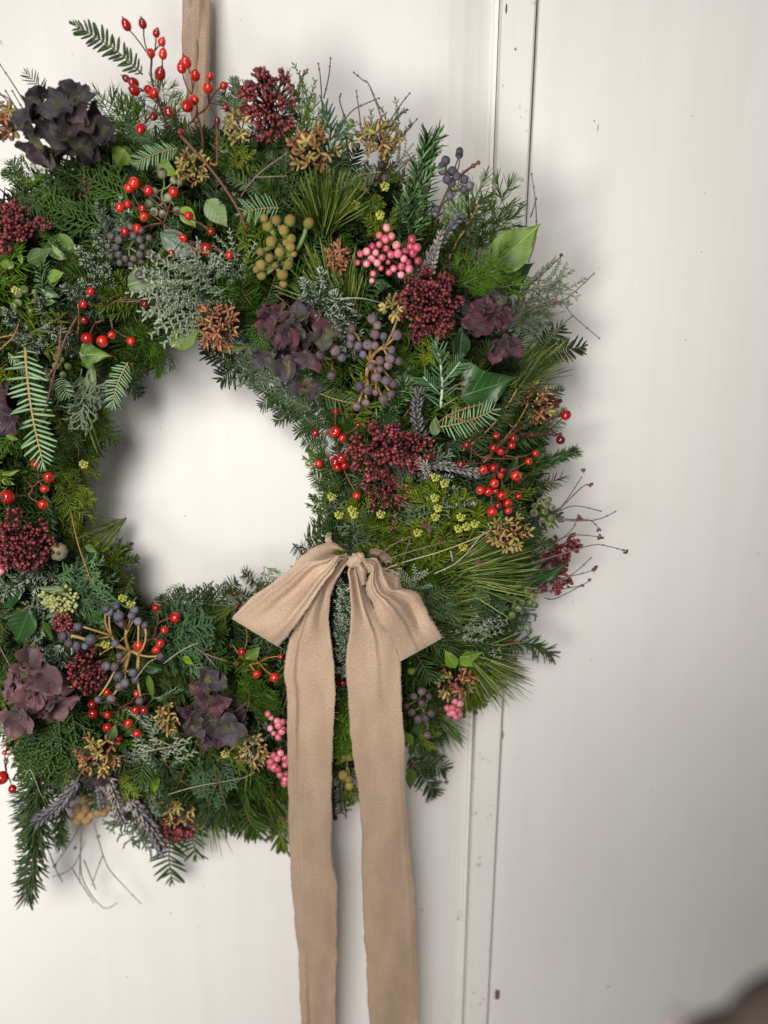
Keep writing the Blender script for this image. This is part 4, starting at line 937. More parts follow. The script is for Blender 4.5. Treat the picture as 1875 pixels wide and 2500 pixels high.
spray('red_berry_spray', 'glossy round red berries spread below the tan calyces at upper left', 'berries',
      [(327, 447, 17), (316, 458, 15), (362, 465, 13), (424, 468, 14), (293, 506, 14), (311, 498, 11), (352, 530, 13), (347, 509, 11), (461, 527, 12), (304, 566, 12), (335, 558, 13), (447, 583, 12), (515, 565, 10), (419, 618, 10), (504, 608, 15), (560, 623, 10), (473, 615, 7)],
      (470, 700), (400, 545), land='upper red berries', group='red berry sprays')
spray('red_berry_spray', 'loose curve of red berries above the opening at left', 'berries',
      [(221, 711, 12), (203, 743, 11), (205, 782, 11), (212, 826, 15), (250, 833, 14), (273, 818, 11), (320, 833, 11), (354, 741, 10)], (270, 700), (265, 765), land='inner red berries', group='red berry sprays')
spray('red_berry_spray', 'red berries at the inner edge left of the crimson bud dome', 'berries',
      [(821, 1002, 12), (818, 1054, 14), (837, 1070, 12), (770, 1057, 8), (778, 1132, 11), (818, 1128, 13), (834, 1120, 14), (824, 1142, 11), (841, 1137, 9), (871, 1210, 10), (875, 1037, 8)], (870, 1160), (825, 1100), darks=(10,), land='inner edge red berries', group='red berry sprays')
spray('red_berry_spray', 'dense red berry spray at the outer right of the wreath', 'berries',
      [(1205, 1093, 13), (1222, 1103, 11), (1139, 1086, 9), (1212, 1063, 9), (1254, 1070, 10), (1249, 1087, 11), (1124, 1133, 11), (1180, 1147, 11), (1205, 1142, 12), (1227, 1147, 9), (1222, 1161, 9), (1260, 1161, 15), (1265, 1170, 11), (1207, 1180, 14), (1172, 1197, 12), (1193, 1200, 12), (1225, 1210, 13), (1210, 1199, 7), (1239, 1228, 13), (1266, 1211, 10), (1216, 1234, 9), (1201, 1249, 12), (1241, 1247, 10), (1307, 1107, 10), (1291, 1126, 9)],
      (1180, 1250), (1210, 1150), darks=(6, 20), land='outer red berries', group='red berry sprays', lift=.016)
spray('rosehip_spray', 'two lone red hips on bare stalks sticking out at the right', 'rosehips', [(1382, 1013, 13), (1369, 1074, 12)], (1250, 1110), (1300, 1050), d=.07, darks=(1,), land='two lone hips', group='rosehip sprays', pname='rosehip')
spray('red_berry_spray', 'blurred red berries behind the left tip of the bow', 'berries', [(572, 1447, 10), (600, 1460, 9), (580, 1478, 8)], (600, 1540), (592, 1490), d=.05, land='berries behind the bow', group='red berry sprays')
spray('red_berry_spray', 'red berries beside the dusty blue berries under the opening', 'berries',
      [(380, 1483, 10), (428, 1508, 14), (402, 1538, 12), (392, 1571, 12), (381, 1587, 12), (337, 1577, 13), (354, 1535, 8)], (340, 1640), (370, 1560), land='lower red berries', group='red berry sprays')
spray('red_berry_spray', 'red berries scattered between the mauve and slate hydrangeas', 'berries',
      [(260, 1689, 10), (335, 1693, 10), (225, 1719, 11), (227, 1742, 12), (262, 1745, 10), (331, 1733, 12), (352, 1734, 11), (262, 1776, 13), (314, 1766, 12), (334, 1791, 12), (288, 1802, 11)], (300, 1840), (290, 1740), darks=(6,), land='scattered red berries', group='red berry sprays')
spray('red_berry_spray', 'few red berries on an orange twig left of the left ribbon tail', 'berries', [(590, 1591, 11), (627, 1646, 11), (670, 1654, 12), (685, 1603, 7)], (560, 1560), (610, 1620), stem='barko', land='berries by the tail', group='red berry sprays')
spray('red_berry_spray', 'red berries under the pale fir sprig at left', 'berries', [(86, 1132, 12), (120, 1165, 13), (109, 1194, 10), (19, 1213, 16), (105, 1232, 13)], (60, 1170), (80, 1190), land='left red berries', group='red berry sprays')
spray('red_berry_spray', 'dark red berries at the lower left corner of the wreath', 'berries', [(4, 1899, 18), (30, 1926, 11), (11, 1837, 7)], (20, 1860), (15, 1880), d=.09, land='corner red berries', group='red berry sprays')
spray('red_berry_spray', 'shadowed red berries in the gap between the ribbon tails', 'berries', [(822, 1664, 10), (838, 1668, 9), (826, 1640, 7)], (836, 1700), (832, 1680), d=.085, m='redd', land='gap red berries', group='red berry sprays')

# dusty berries
G = 'dusty purple berry sprays'
spray('dusty_berry_spray', 'large bunch of dusty purple berries on ochre stalks above the crimson dome', 'berries',
      [(977, 758, 12), (909, 778, 13), (922, 794, 13), (858, 803, 12), (857, 824, 11), (854, 841, 10), (916, 816, 12), (936, 821, 12), (969, 818, 13), (875, 845, 12), (898, 842, 12), (916, 844, 12), (886, 865, 11), (956, 854, 11), (952, 875, 13), (928, 880, 12), (974, 882, 12), (948, 892, 11), (906, 894, 12), (927, 901, 11), (919, 921, 13), (943, 929, 12), (961, 938, 13), (955, 962, 12), (936, 975, 13), (877, 943, 13), (899, 953, 12), (917, 958, 10), (893, 984, 11), (871, 993, 12)],
      (900, 1000), (905, 880), m='grape', stem='ochst', cal='dotc', alt=('grapeb', .2), thick=.0012, land='large purple bunch', group=G, lift=.018)
spray('dusty_berry_spray', 'short purple berry spray lying over the plum hydrangea', 'berries', [(721, 846, 11), (746, 864, 12), (783, 868, 12), (819, 856, 13), (835, 873, 12), (810, 917, 12)], (830, 910), (790, 870), m='grape', stem='ochst', cal='dotc', alt=('grapeb', .3), land='short purple spray', group=G, lift=.028)
spray('dusty_berry_spray', 'blackish berries standing out at the upper right edge', 'berries',
      [(1122, 369, 10), (1121, 378, 11), (1088, 392, 11), (1079, 404, 9), (1104, 418, 12), (1080, 417, 11), (1115, 430, 10), (1091, 438, 11), (1102, 447, 11), (1134, 438, 11), (1147, 453, 11), (1133, 462, 10), (1099, 477, 11), (1067, 511, 10)], (1060, 560), (1098, 455), m='grapeb', cal='dotc', d=.075, land='upper right black berries', group=G)
spray('dusty_berry_spray', 'two dark berries peeping left of the green juniper plume', 'berries', [(996, 466, 11), (987, 478, 10), (1001, 452, 9)], (1020, 500), (1004, 476), m='grapeb', cal='dotc', d=.06, land='peeping dark berries', group=G)
spray('dusty_berry_spray', 'three dusty berries near the top right, over the calyces', 'berries', [(932, 403, 10), (911, 431, 9), (940, 435, 10), (898, 440, 7)], (925, 480), (925, 440), m='grape', cal='dotc', land='three dusty berries', group=G)
spray('dusty_berry_spray', 'big branching bunch of dusty blue berries at the lower left', 'berries',
      [(190, 1530, 12), (153, 1553, 12), (164, 1550, 9), (168, 1570, 11), (186, 1577, 12), (208, 1578, 10), (222, 1561, 14), (267, 1493, 13), (258, 1486, 11), (284, 1480, 11), (290, 1504, 13), (296, 1524, 10), (322, 1504, 12), (328, 1490, 11), (337, 1517, 11), (353, 1526, 9), (281, 1570, 11), (292, 1601, 11), (260, 1626, 12), (279, 1628, 12), (289, 1651, 13), (306, 1667, 13), (292, 1676, 11), (325, 1642, 12), (331, 1659, 11), (239, 1708, 11), (272, 1706, 11), (341, 1711, 11), (392, 1603, 9)],
      (318, 1700), (318, 1590), m='grapeb', stem='ochst', cal='dotc', alt=('grape', .3), thick=.0012, land='blue berry bunch', group=G, lift=.020)
spray('dusty_berry_spray', 'dull plum berries half hidden right of the ribbon tails', 'berries',
      [(1030, 1687, 12), (1030, 1717, 11), (1021, 1756, 13), (1038, 1754, 11), (1053, 1742, 11), (1005, 1739, 10), (1043, 1795, 11), (992, 1724, 9), (1047, 1700, 10), (1045, 1640, 9), (1010, 1700, 9)], (1060, 1780), (1030, 1725), m='grape', stem='greenst', cal='dotc', d=.078, land='hidden plum berries', group=G)

# pink berries
GP = 'pink berry clusters'
spray('pink_berry_cluster', 'bright pink peppercorn berries at the upper right', 'berries',
      [(944, 556, 10), (926, 575, 10), (941, 584, 10), (956, 577, 10), (909, 603, 10), (926, 597, 10), (943, 607, 11), (968, 599, 12), (1006, 584, 12), (895, 614, 10), (917, 617, 10), (880, 620, 9), (907, 632, 10), (933, 629, 9), (954, 622, 10), (971, 619, 11), (989, 614, 11), (1018, 605, 11), (1001, 602, 9), (1008, 618, 12), (921, 642, 10), (895, 644, 9), (961, 656, 10), (950, 665, 10), (980, 651, 11), (999, 657, 11), (979, 671, 10), (997, 641, 9), (1021, 637, 10), (911, 668, 9), (908, 685, 8), (873, 641, 8), (930, 655, 7), (986, 632, 9), (948, 640, 7)],
      (960, 700), (955, 625), m='pink', stem='redst', cal='dotc', land='pink berries', group=GP, thick=.0006, lift=.014)
spray('pink_berry_cluster', 'pink berries half covered by the left ribbon tail', 'berries',
      [(685, 1838, 10), (668, 1844, 10), (677, 1852, 10), (660, 1860, 10), (696, 1851, 10), (670, 1873, 11), (658, 1872, 8), (679, 1878, 10), (696, 1867, 10), (684, 1891, 10), (696, 1901, 10), (695, 1911, 10), (699, 1890, 9), (703, 1858, 9)], (700, 1820), (685, 1850), m='pink', cal='dotc', land='pink berries by the tail', group=GP, lift=.012)
spray('pink_berry_cluster', 'muted pink berries left of the ribbon tail, above the brighter ones', 'berries',
      [(654, 1743, 8), (662, 1752, 8), (677, 1760, 9), (679, 1771, 9), (660, 1778, 9), (688, 1786, 9), (679, 1799, 9), (692, 1778, 8), (690, 1762, 8), (668, 1790, 7)], (695, 1810), (680, 1775), m='pink', cal='dotc', land='muted pink berries', group=GP)
spray('pink_berry_cluster', 'small hanging pink berry cluster at the lower right edge', 'berries',
      [(1111, 1672, 9), (1110, 1713, 9), (1124, 1717, 9), (1092, 1728, 9), (1104, 1728, 9), (1118, 1734, 9), (1105, 1739, 9), (1112, 1751, 9), (1122, 1743, 8), (1098, 1742, 8), (1120, 1722, 8)], (1120, 1690), (1111, 1715), m='pink', cal='dotc', d=.072, land='hanging pink berries', group=GP)
spray('pink_berry_cluster', 'two pale pink berries at the left edge', 'berries', [(5, 1375, 15), (2, 1395, 11), (18, 1382, 8)], (10, 1420), (8, 1395), m='pink', cal='dotc', land='pale pink pair', group=GP)

# textured seed balls
GB = 'textured seed ball clusters'
spray('seed_ball_cluster', 'green and rust seed balls on thick stalks, centre top', 'seed balls',
      [(654, 552, 15), (675, 538, 14), (708, 539, 15), (645, 532, 12), (693, 562, 15), (754, 545, 15), (662, 590, 13), (711, 583, 14), (683, 616, 14), (709, 602, 14), (637, 647, 14), (639, 672, 13), (658, 630, 11), (704, 647, 13), (690, 671, 14), (692, 693, 12), (626, 658, 10), (636, 615, 11), (718, 620, 9), (672, 648, 9), (698, 592, 10)],
      (735, 690), (705, 630), m='brun', stem='greenst', cal=None, kind='seedball', thick=.0022, land='seed balls', group=GB, pname='seed_ball')
spray('seed_ball_cluster', 'rusty seed balls between the ribbon tails', 'seed balls', [(838, 1893, 13), (853, 1918, 12), (836, 1850, 10), (855, 1848, 10), (851, 1903, 10)], (850, 1830), (848, 1870), m='brun', stem='greenst', cal=None, kind='seedball', d=.088, land='seed balls between the tails', group=GB, pname='seed_ball')
spray('seed_ball_cluster', 'blurred tan seed balls at the bottom of the wreath', 'seed balls',
      [(188, 1976, 14), (207, 1976, 13), (205, 1950, 13), (226, 1955, 13), (188, 2002, 14), (211, 2000, 14), (239, 1984, 13), (254, 1985, 12), (264, 1972, 11), (294, 1997, 10), (307, 1957, 10), (198, 1990, 12), (222, 1990, 11)], (240, 1920), (220, 1970), m='brund', stem='greenst', cal=None, kind='seedball', d=.045, land='tan seed balls', group=GB, pname='seed_ball')
sb_ = bpy.data.objects.new('seed_pod', None); COL.objects.link(sb_); sb_.location = P(143, 1347, .098); sb_['label'] = 'round grey brown seed pod beside the rosy bud head'; sb_['category'] = 'seed pod'
mb = MB(); V = sph(28, 18)[0].copy(); V *= (1 + .05 * np.cos(9 * np.arctan2(V[:, 1], V[:, 0])) * np.sqrt(np.clip(1 - V[:, 2] ** 2, 0, 1)))[:, None]; mb.add(V, sph(28, 18)[1]); M['pod'] = mat('pod_grey_brown', (.12, .1, .06), (.25, .21, .13), .8, nscale=200, bump=.6, namt=.8, objr=0)
part('pod_shell', mb.mesh('pod_shell', M['pod']), sb_, Matrix.Rotation(1.3, 4, 'X') @ Matrix.Scale(22 * px(1347, .098), 4))
mb = MB(); ball(mb, (0, 0, 0), 1, S8); part('pod_tip', mb.mesh('pod_tip', M['cap']), sb_, Matrix.Translation((.002, -22 * px(1347, .098) * .95, .001)) @ Matrix.Scale(.0013, 4))
LAND.append((143, 1347, 'round seed pod'))

# ivy berries
GI = 'ivy berry clusters'
IV = dict(kind='ivy', cal='capc', pname='berry', group=GI)
spray('ivy_berry_cluster', 'green ivy berries on a thick green stalk at the right edge', 'berries', [(1249, 1432, 10), (1267, 1424, 10), (1231, 1438, 9), (1288, 1441, 13), (1302, 1456, 11), (1296, 1471, 9), (1306, 1477, 9), (1275, 1470, 8), (1265, 1486, 8), (1250, 1501, 10), (1240, 1448, 6)], (1170, 1465), (1255, 1460), m='ivyb', stem='greenst', thick=.0014, land='green ivy berries', d=.085, **IV)
spray('ivy_berry_cluster', 'olive green ivy berries with brown caps below the outer red berries', 'berries', [(1334, 1230, 11), (1340, 1220, 9), (1348, 1239, 9), (1330, 1249, 10), (1345, 1265, 11), (1306, 1235, 10), (1323, 1270, 9), (1304, 1252, 10), (1342, 1281, 8), (1318, 1225, 8)], (1280, 1270), (1325, 1250), m='ivyb', stem='greenst', land='capped ivy berries', d=.07, alt=('ivyg', .4), **IV)
spray('ivy_berry_cluster', 'rosette of black ivy berries under the upper red berries', 'berries', [(316 + 32 * math.cos(a), 603 + 30 * math.sin(a), 11) for a in np.linspace(0, 2 * PI, 10, endpoint=False)] + [(316 + 52 * math.cos(a), 600 + 46 * math.sin(a), 10) for a in np.linspace(.4, 6.4, 11, endpoint=False)] + [(341, 671, 12), (363, 662, 10)], (330, 650), (315, 603), m='ivyd', stem='greenst', land='black ivy rosette', thick=.0006, lift=.010, **IV)
spray('ivy_berry_cluster', 'green brown ivy berries hidden behind the upper red berries', 'berries', [(396, 423, 12), (411, 483, 12), (397, 522, 11), (365, 498, 12), (377, 517, 11), (433, 515, 11), (377, 468, 10), (425, 440, 11), (440, 445, 11)], (420, 560), (398, 490), m='ivyg', stem='greenst', land='brownish ivy berries', lift=.002, **IV)
spray('ivy_berry_cluster', 'green ivy berries at the left, below the light leaves', 'berries', [(60, 707, 10), (45, 718, 11), (45, 739, 10), (34, 747, 9), (85, 713, 8), (83, 735, 7), (75, 760, 6)], (90, 760), (62, 735), m='ivyb', stem='greenst', land='left ivy berries', **IV)
spray('ivy_berry_cluster', 'few olive ivy berries over the left inner edge', 'berries', [(137, 893, 11), (166, 894, 9), (154, 914, 8), (139, 873, 10), (150, 878, 8)], (150, 850), (148, 885), m='ivyb', stem='greenst', land='inner ivy berries', **IV)
spray('ivy_berry_cluster', 'dark olive ivy berries near the top, right of the maroon bud head', 'berries', [(857, 299, 9), (791, 307, 9), (824, 328, 10), (827, 307, 6), (863, 354, 8), (873, 356, 8), (875, 328, 9), (894, 337, 9), (837, 356, 10), (820, 375, 10), (856, 333, 8)], (850, 400), (845, 335), m='ivyb', stem='greenst', land='top ivy berries', d=.075, alt=('ivyd', .3), **IV)
spray('ivy_berry_cluster', 'grey green ivy berries at the left edge below the mauve hydrangea', 'berries', [(9, 1755, 11), (19, 1772, 12), (34, 1761, 11), (49, 1762, 10), (32, 1776, 12), (9, 1783, 12), (26, 1745, 10), (46, 1778, 9), (3, 1768, 10)], (25, 1820), (25, 1765), m='ivyg', stem='greenst', land='grey ivy berries', **IV)
spray('ivy_berry_cluster', 'dark ivy berries dangling by the left ribbon tail over the door', 'berries', [(812, 1985, 8), (818, 1997, 7), (814, 1960, 6), (810, 1972, 7)], (815, 1930), (816, 1965), m='ivyd', stem='greenst', land='dangling dark berries', d=.05, **IV)

# star shaped calyces
for i, (u, v, ru, rv_, n, ps, cols, lab, land, d) in enumerate([
    (475, 410, 42, 40, 26, 13, ('star', 'starg'), 'tan star calyces below the rosehips', 'tan calyces', None),
    (535, 795, 50, 55, 34, 15, ('staro', 'star', 'staro'), 'rust brown star calyces above the opening', 'rust calyces', None),
    (765, 365, 55, 48, 26, 18, ('star', 'staro', 'starg'), 'peach coloured star calyces near the top', 'peach calyces', None),
    (930, 345, 48, 40, 24, 16, ('star', 'starg'), 'tan and olive calyces at the top right edge', 'top right calyces', .075),
    (580, 315, 26, 32, 14, 15, ('starg',), 'olive yellow calyces left of the tall bud head', 'olive calyces', .085),
    (1240, 1300, 48, 44, 26, 16, ('starg', 'star'), 'olive and tan calyces right of the yellow buds', 'right calyces', None),
    (245, 1835, 52, 48, 30, 16, ('star', 'staro', 'starg'), 'rusty calyces over the shadowed hydrangea', 'lower rusty calyces', .112),
    (415, 1745, 26, 36, 16, 15, ('star', 'starg'), 'golden calyces at the left of the slate hydrangea', 'golden calyces', .108),
    (1110, 1660, 46, 42, 24, 16, ('staro', 'star', 'starg'), 'rusty calyces below the light round leaves', 'lower right calyces', .075),
    (440, 1965, 40, 48, 24, 15, ('starg', 'star'), 'brown gold calyces above the bottom bud head', 'bottom calyces', .075),
    (828, 630, 26, 34, 18, 13, ('staro',), 'russet calyces between the pine and the pink berries', 'russet calyces', None),
    (965, 752, 30, 24, 12, 16, ('starg',), 'golden green calyces above the purple bunch', 'golden green calyces', None),
    (1310, 985, 32, 50, 26, 14, ('star', 'staro', 'starg'), 'rust calyces at the right edge', 'right edge calyces', .07),
    (12, 300, 26, 45, 18, 17, ('staro', 'starg'), 'rust and olive calyces at the upper left corner of the wreath', 'corner calyces', .09),
    (620, 1830, 36, 44, 20, 15, ('star', 'starg'), 'tan calyces left of the pink berries by the tail', 'calyces by the pink berries', .09),
    (1010, 1590, 26, 22, 0, 14, ('starg',), '', None, None)]):
    if n: stars(u, v, ru, rv_, d or surf(u, v) + .012, n, ps, lab, (u + 20, v + 40), cols, land, i)

# yellow buds on yew tips
YB = [(810, 1212), (865, 1255), (905, 1355), (1063, 1165), (1085, 1180), (1063, 1262), (1062, 1215), (1125, 1262), (1140, 1285), (1160, 1278), (1120, 1290), (1020, 1300), (828, 1257), (930, 1255), (1000, 690), (928, 525), (900, 440), (885, 455), (940, 455), (868, 500), (860, 1245), (910, 1365), (320, 1475), (258, 1573), (550, 1840), (205, 1133), (300, 1460), (40, 710), (1130, 1335), (1070, 1240)]
for k, (u, v) in enumerate(YB):
    d = surf(u, v) + .012; s = px(v, d); c = P(u, v, d); t = thing('yellow_bud_cluster', auto_label('tight cluster of yellow green buds', u, v), 'flower buds', c, 'yellow green bud clusters'); bb = MB(); sb = MB()
    tube(sb, [(0, .012, 0), (0, 0, 0)], .0007, 4)
    for i in range(11):
        z = 1 - (i + .5) / 11 * 1.1; th = i * 2.4; r = math.sqrt(1 - z * z); q = np.array([r * math.cos(th), -z * .7, r * math.sin(th)]) * 9 * s
        ball(bb, q, 3.6 * s * R(.8, 1.15), S8); tube(sb, [(0, .004, 0), q], .0004, 3)
    part('stem', sb.mesh('stem', M['greenst']), t); part('buds', bb.mesh('buds', M['ybud']), t, stuff=True)

# ------------------------------------------------------------------ broad leaves seen in the photograph
for a in [(1185, 668, 1328, 540, 'light', 'ovate', .094), (1210, 700, 1315, 638, 'dark', 'ivy', .06), (1170, 730, 1260, 690, 'mid', 'ovate', .075), (1110, 970, 1275, 922, 'dark', 'ivy', .098), (1090, 820, 1100, 770, 'dark', 'long', None),
          (1120, 880, 1130, 790, 'dark', 'ovate', None), (985, 950, 1010, 870, 'dark', 'ivy', .09), (960, 1060, 955, 985, 'dark', 'ovate', .09), (1060, 1070, 1065, 1010, 'mid', 'ovate', None), (1235, 1170, 1270, 1110, 'dark', 'ovate', .085),
          (1115, 1635, 1085, 1585, 'light', 'ovate', .095), (1120, 1605, 1185, 1595, 'light', 'ovate', .09), (1120, 1600, 1158, 1630, 'light', 'ovate', .09), (990, 1640, 1025, 1635, 'light', 'ovate', .085), (1040, 1655, 1095, 1650, 'mid', 'ovate', .085), (1000, 1625, 1005, 1600, 'light', 'ovate', .08),
          (990, 1785, 1008, 1825, 'light', 'ovate', .08), (1200, 1500, 1130, 1480, 'mid', 'ovate', .08), (1165, 1445, 1220, 1405, 'light', 'ovate', .082), (1285, 1425, 1400, 1380, 'dark', 'long', .075), (1110, 1560, 1115, 1590, 'light', 'ovate', .08),
          (380, 560, 500, 640, 'dark', 'ovate', None), (495, 690, 395, 720, 'mid', 'ovate', None), (300, 700, 420, 660, 'olive', 'ovate', None), (500, 480, 560, 560, 'mid', 'ovate', None), (440, 500, 480, 560, 'light', 'ovate', None), (470, 730, 410, 820, 'light', 'ivy', None), (405, 845, 500, 800, 'light', 'ovate', .085), (185, 860, 275, 872, 'light', 'ivy', .095), (520, 850, 620, 850, 'mid', 'long', .08),
          (125, 570, 195, 640, 'light', 'ovate', None), (190, 600, 90, 610, 'mid', 'ovate', None), (30, 570, 0, 610, 'light', 'ovate', None), (30, 630, 50, 570, 'mid', 'long', None), (60, 640, 130, 610, 'mid', 'ovate', None), (110, 680, 160, 665, 'light', 'ovate', None), (95, 700, 150, 730, 'dark', 'ovate', None), (90, 740, 140, 735, 'mid', 'ovate', None), (40, 650, -10, 640, 'mid', 'ovate', None), (55, 650, 40, 590, 'light', 'long', None),
          (310, 360, 270, 420, 'light', 'ivy', None), (380, 400, 440, 430, 'light', 'ivy', None), (300, 350, 330, 410, 'mid', 'ovate', None), (570, 370, 520, 350, 'mid', 'ovate', .075),
          (75, 1480, 35, 1575, 'dark', 'ovate', .1), (100, 1510, 130, 1570, 'mid', 'ovate', .095), (130, 1480, 185, 1520, 'mid', 'ovate', .1), (220, 1495, 270, 1530, 'dark', 'ivy', .1), (165, 1440, 80, 1435, 'olive', 'long', .108), (0, 1480, 60, 1440, 'dark', 'ovate', .09), (220, 970, 225, 870, 'olive', 'long', .085), (205, 1330, 240, 1350, 'mid', 'ovate', .07), (10, 1060, 50, 1075, 'light', 'ovate', .095), (0, 1160, 50, 1150, 'light', 'long', None), (0, 1170, 38, 1185, 'light', 'ovate', None),
          (340, 1620, 410, 1640, 'dark', 'ovate', .09), (445, 1600, 475, 1625, 'light', 'ovate', .1), (360, 1640, 375, 1715, 'mid', 'long', .105), (595, 1610, 640, 1580, 'mid', 'ovate', .1), (380, 1870, 375, 1950, 'light', 'long', .085), (390, 1900, 385, 1955, 'mid', 'long', .08), (215, 1900, 240, 1865, 'mid', 'long', .115), (262, 1810, 285, 1770, 'olive', 'ovate', .108), (560, 1830, 600, 1790, 'mid', 'ovate', .09), (560, 1790, 520, 1830, 'dark', 'ovate', .085), (590, 1900, 570, 1850, 'dark', 'ovate', .08), (150, 1820, 130, 1790, 'dark', 'ovate', .08), (10, 1810, 30, 1790, 'mid', 'long', .1), (910, 690, 960, 700, 'dark', 'ovate', None), (1000, 1660, 1010, 1700, 'mid', 'ovate', .07), (1055, 1830, 1000, 1790, 'mid', 'long', .06), (1095, 1750, 1130, 1830, 'olive', 'long', .04), (1005, 1870, 1000, 1930, 'mid', 'ovate', .05), (1180, 1690, 1140, 1740, 'light', 'ovate', .03)]:
    leaf(*a[:6], d=a[6], tilt=(R(-.35, .35), R(-.35, .35)), wide=R(.72, 1.08))

# ------------------------------------------------------------------ featured sprigs
fir_pieces('firp', 62, 850, 105, 1128, .106, .112, 'long pale backed fir sprig pointing down at the left of the opening', n=22, L=.20, W=.034, ang=76, curv=.03)
fir_pieces('firp', 312, 885, 275, 990, .088, .085, 'short pale fir sprig drooping into the opening at upper left', n=15, L=.30, W=.05, ang=64)
fir_pieces('firp', 20, 860, 75, 920, .1, .1, 'pale fir tip at the left edge above the long one', n=12, L=.3, W=.05, ang=40)
fir_pieces('firp', 150, 920, 165, 965, .095, .095, 'small pale fir tip right of the long pale sprig', n=9, L=.55, W=.07, ang=66, roll=-.3)
fir_pieces('firp', 682, 508, 592, 520, .1, .105, 'pale fir sprig pointing left above the seed balls', n=12, L=.46, W=.05, ang=66)
fir_pieces('firp', 435, 362, 335, 398, .095, .105, 'pale fir sprig below the tall rosehips', n=16, L=.30, W=.04, ang=58)
fir_pieces('firp', 1075, 1042, 1205, 1000, .104, .1, 'pale fir sprig under the rosemary', n=17, L=.33, W=.04, ang=70)
fir_pieces('firw', 348, 182, 182, 62, .085, .085, 'broad needled sprig rising over the upper left edge', n=19, L=.19, W=.042, ang=60)
fir_pieces('firw', 425, 2010, 420, 2145, .04, .03, 'green fir tip pointing down at the bottom', n=13, L=.30, W=.05, ang=62)
fir_pieces('firw', 480, 1990, 478, 2090, .045, .035, 'second green fir tip pointing down at the bottom', n=11, L=.32, W=.05, ang=62)
fir_pieces('spruce', 118, 250, 66, 180, .08, .085, 'short spruce tip with orange twig above the blackish hydrangea', n=12, L=.42, W=.045, ang=60)
fir_pieces('firb', 760, 950, 870, 985, .1, .1, 'bluish fir sprig under the plum hydrangea', n=14, L=.34, W=.035, ang=58)
fir_pieces('fir', 215, 1060, 205, 1130, .06, .06, 'dark fir tip at the left inner edge', n=9, L=.55, W=.06, ang=66, roll=.3)
fir_pieces('firb', 930, 420, 850, 440, .095, .1, 'bluish fir tip beside the pine at the top', n=9, L=.42, W=.07, ang=60)
S = sprig
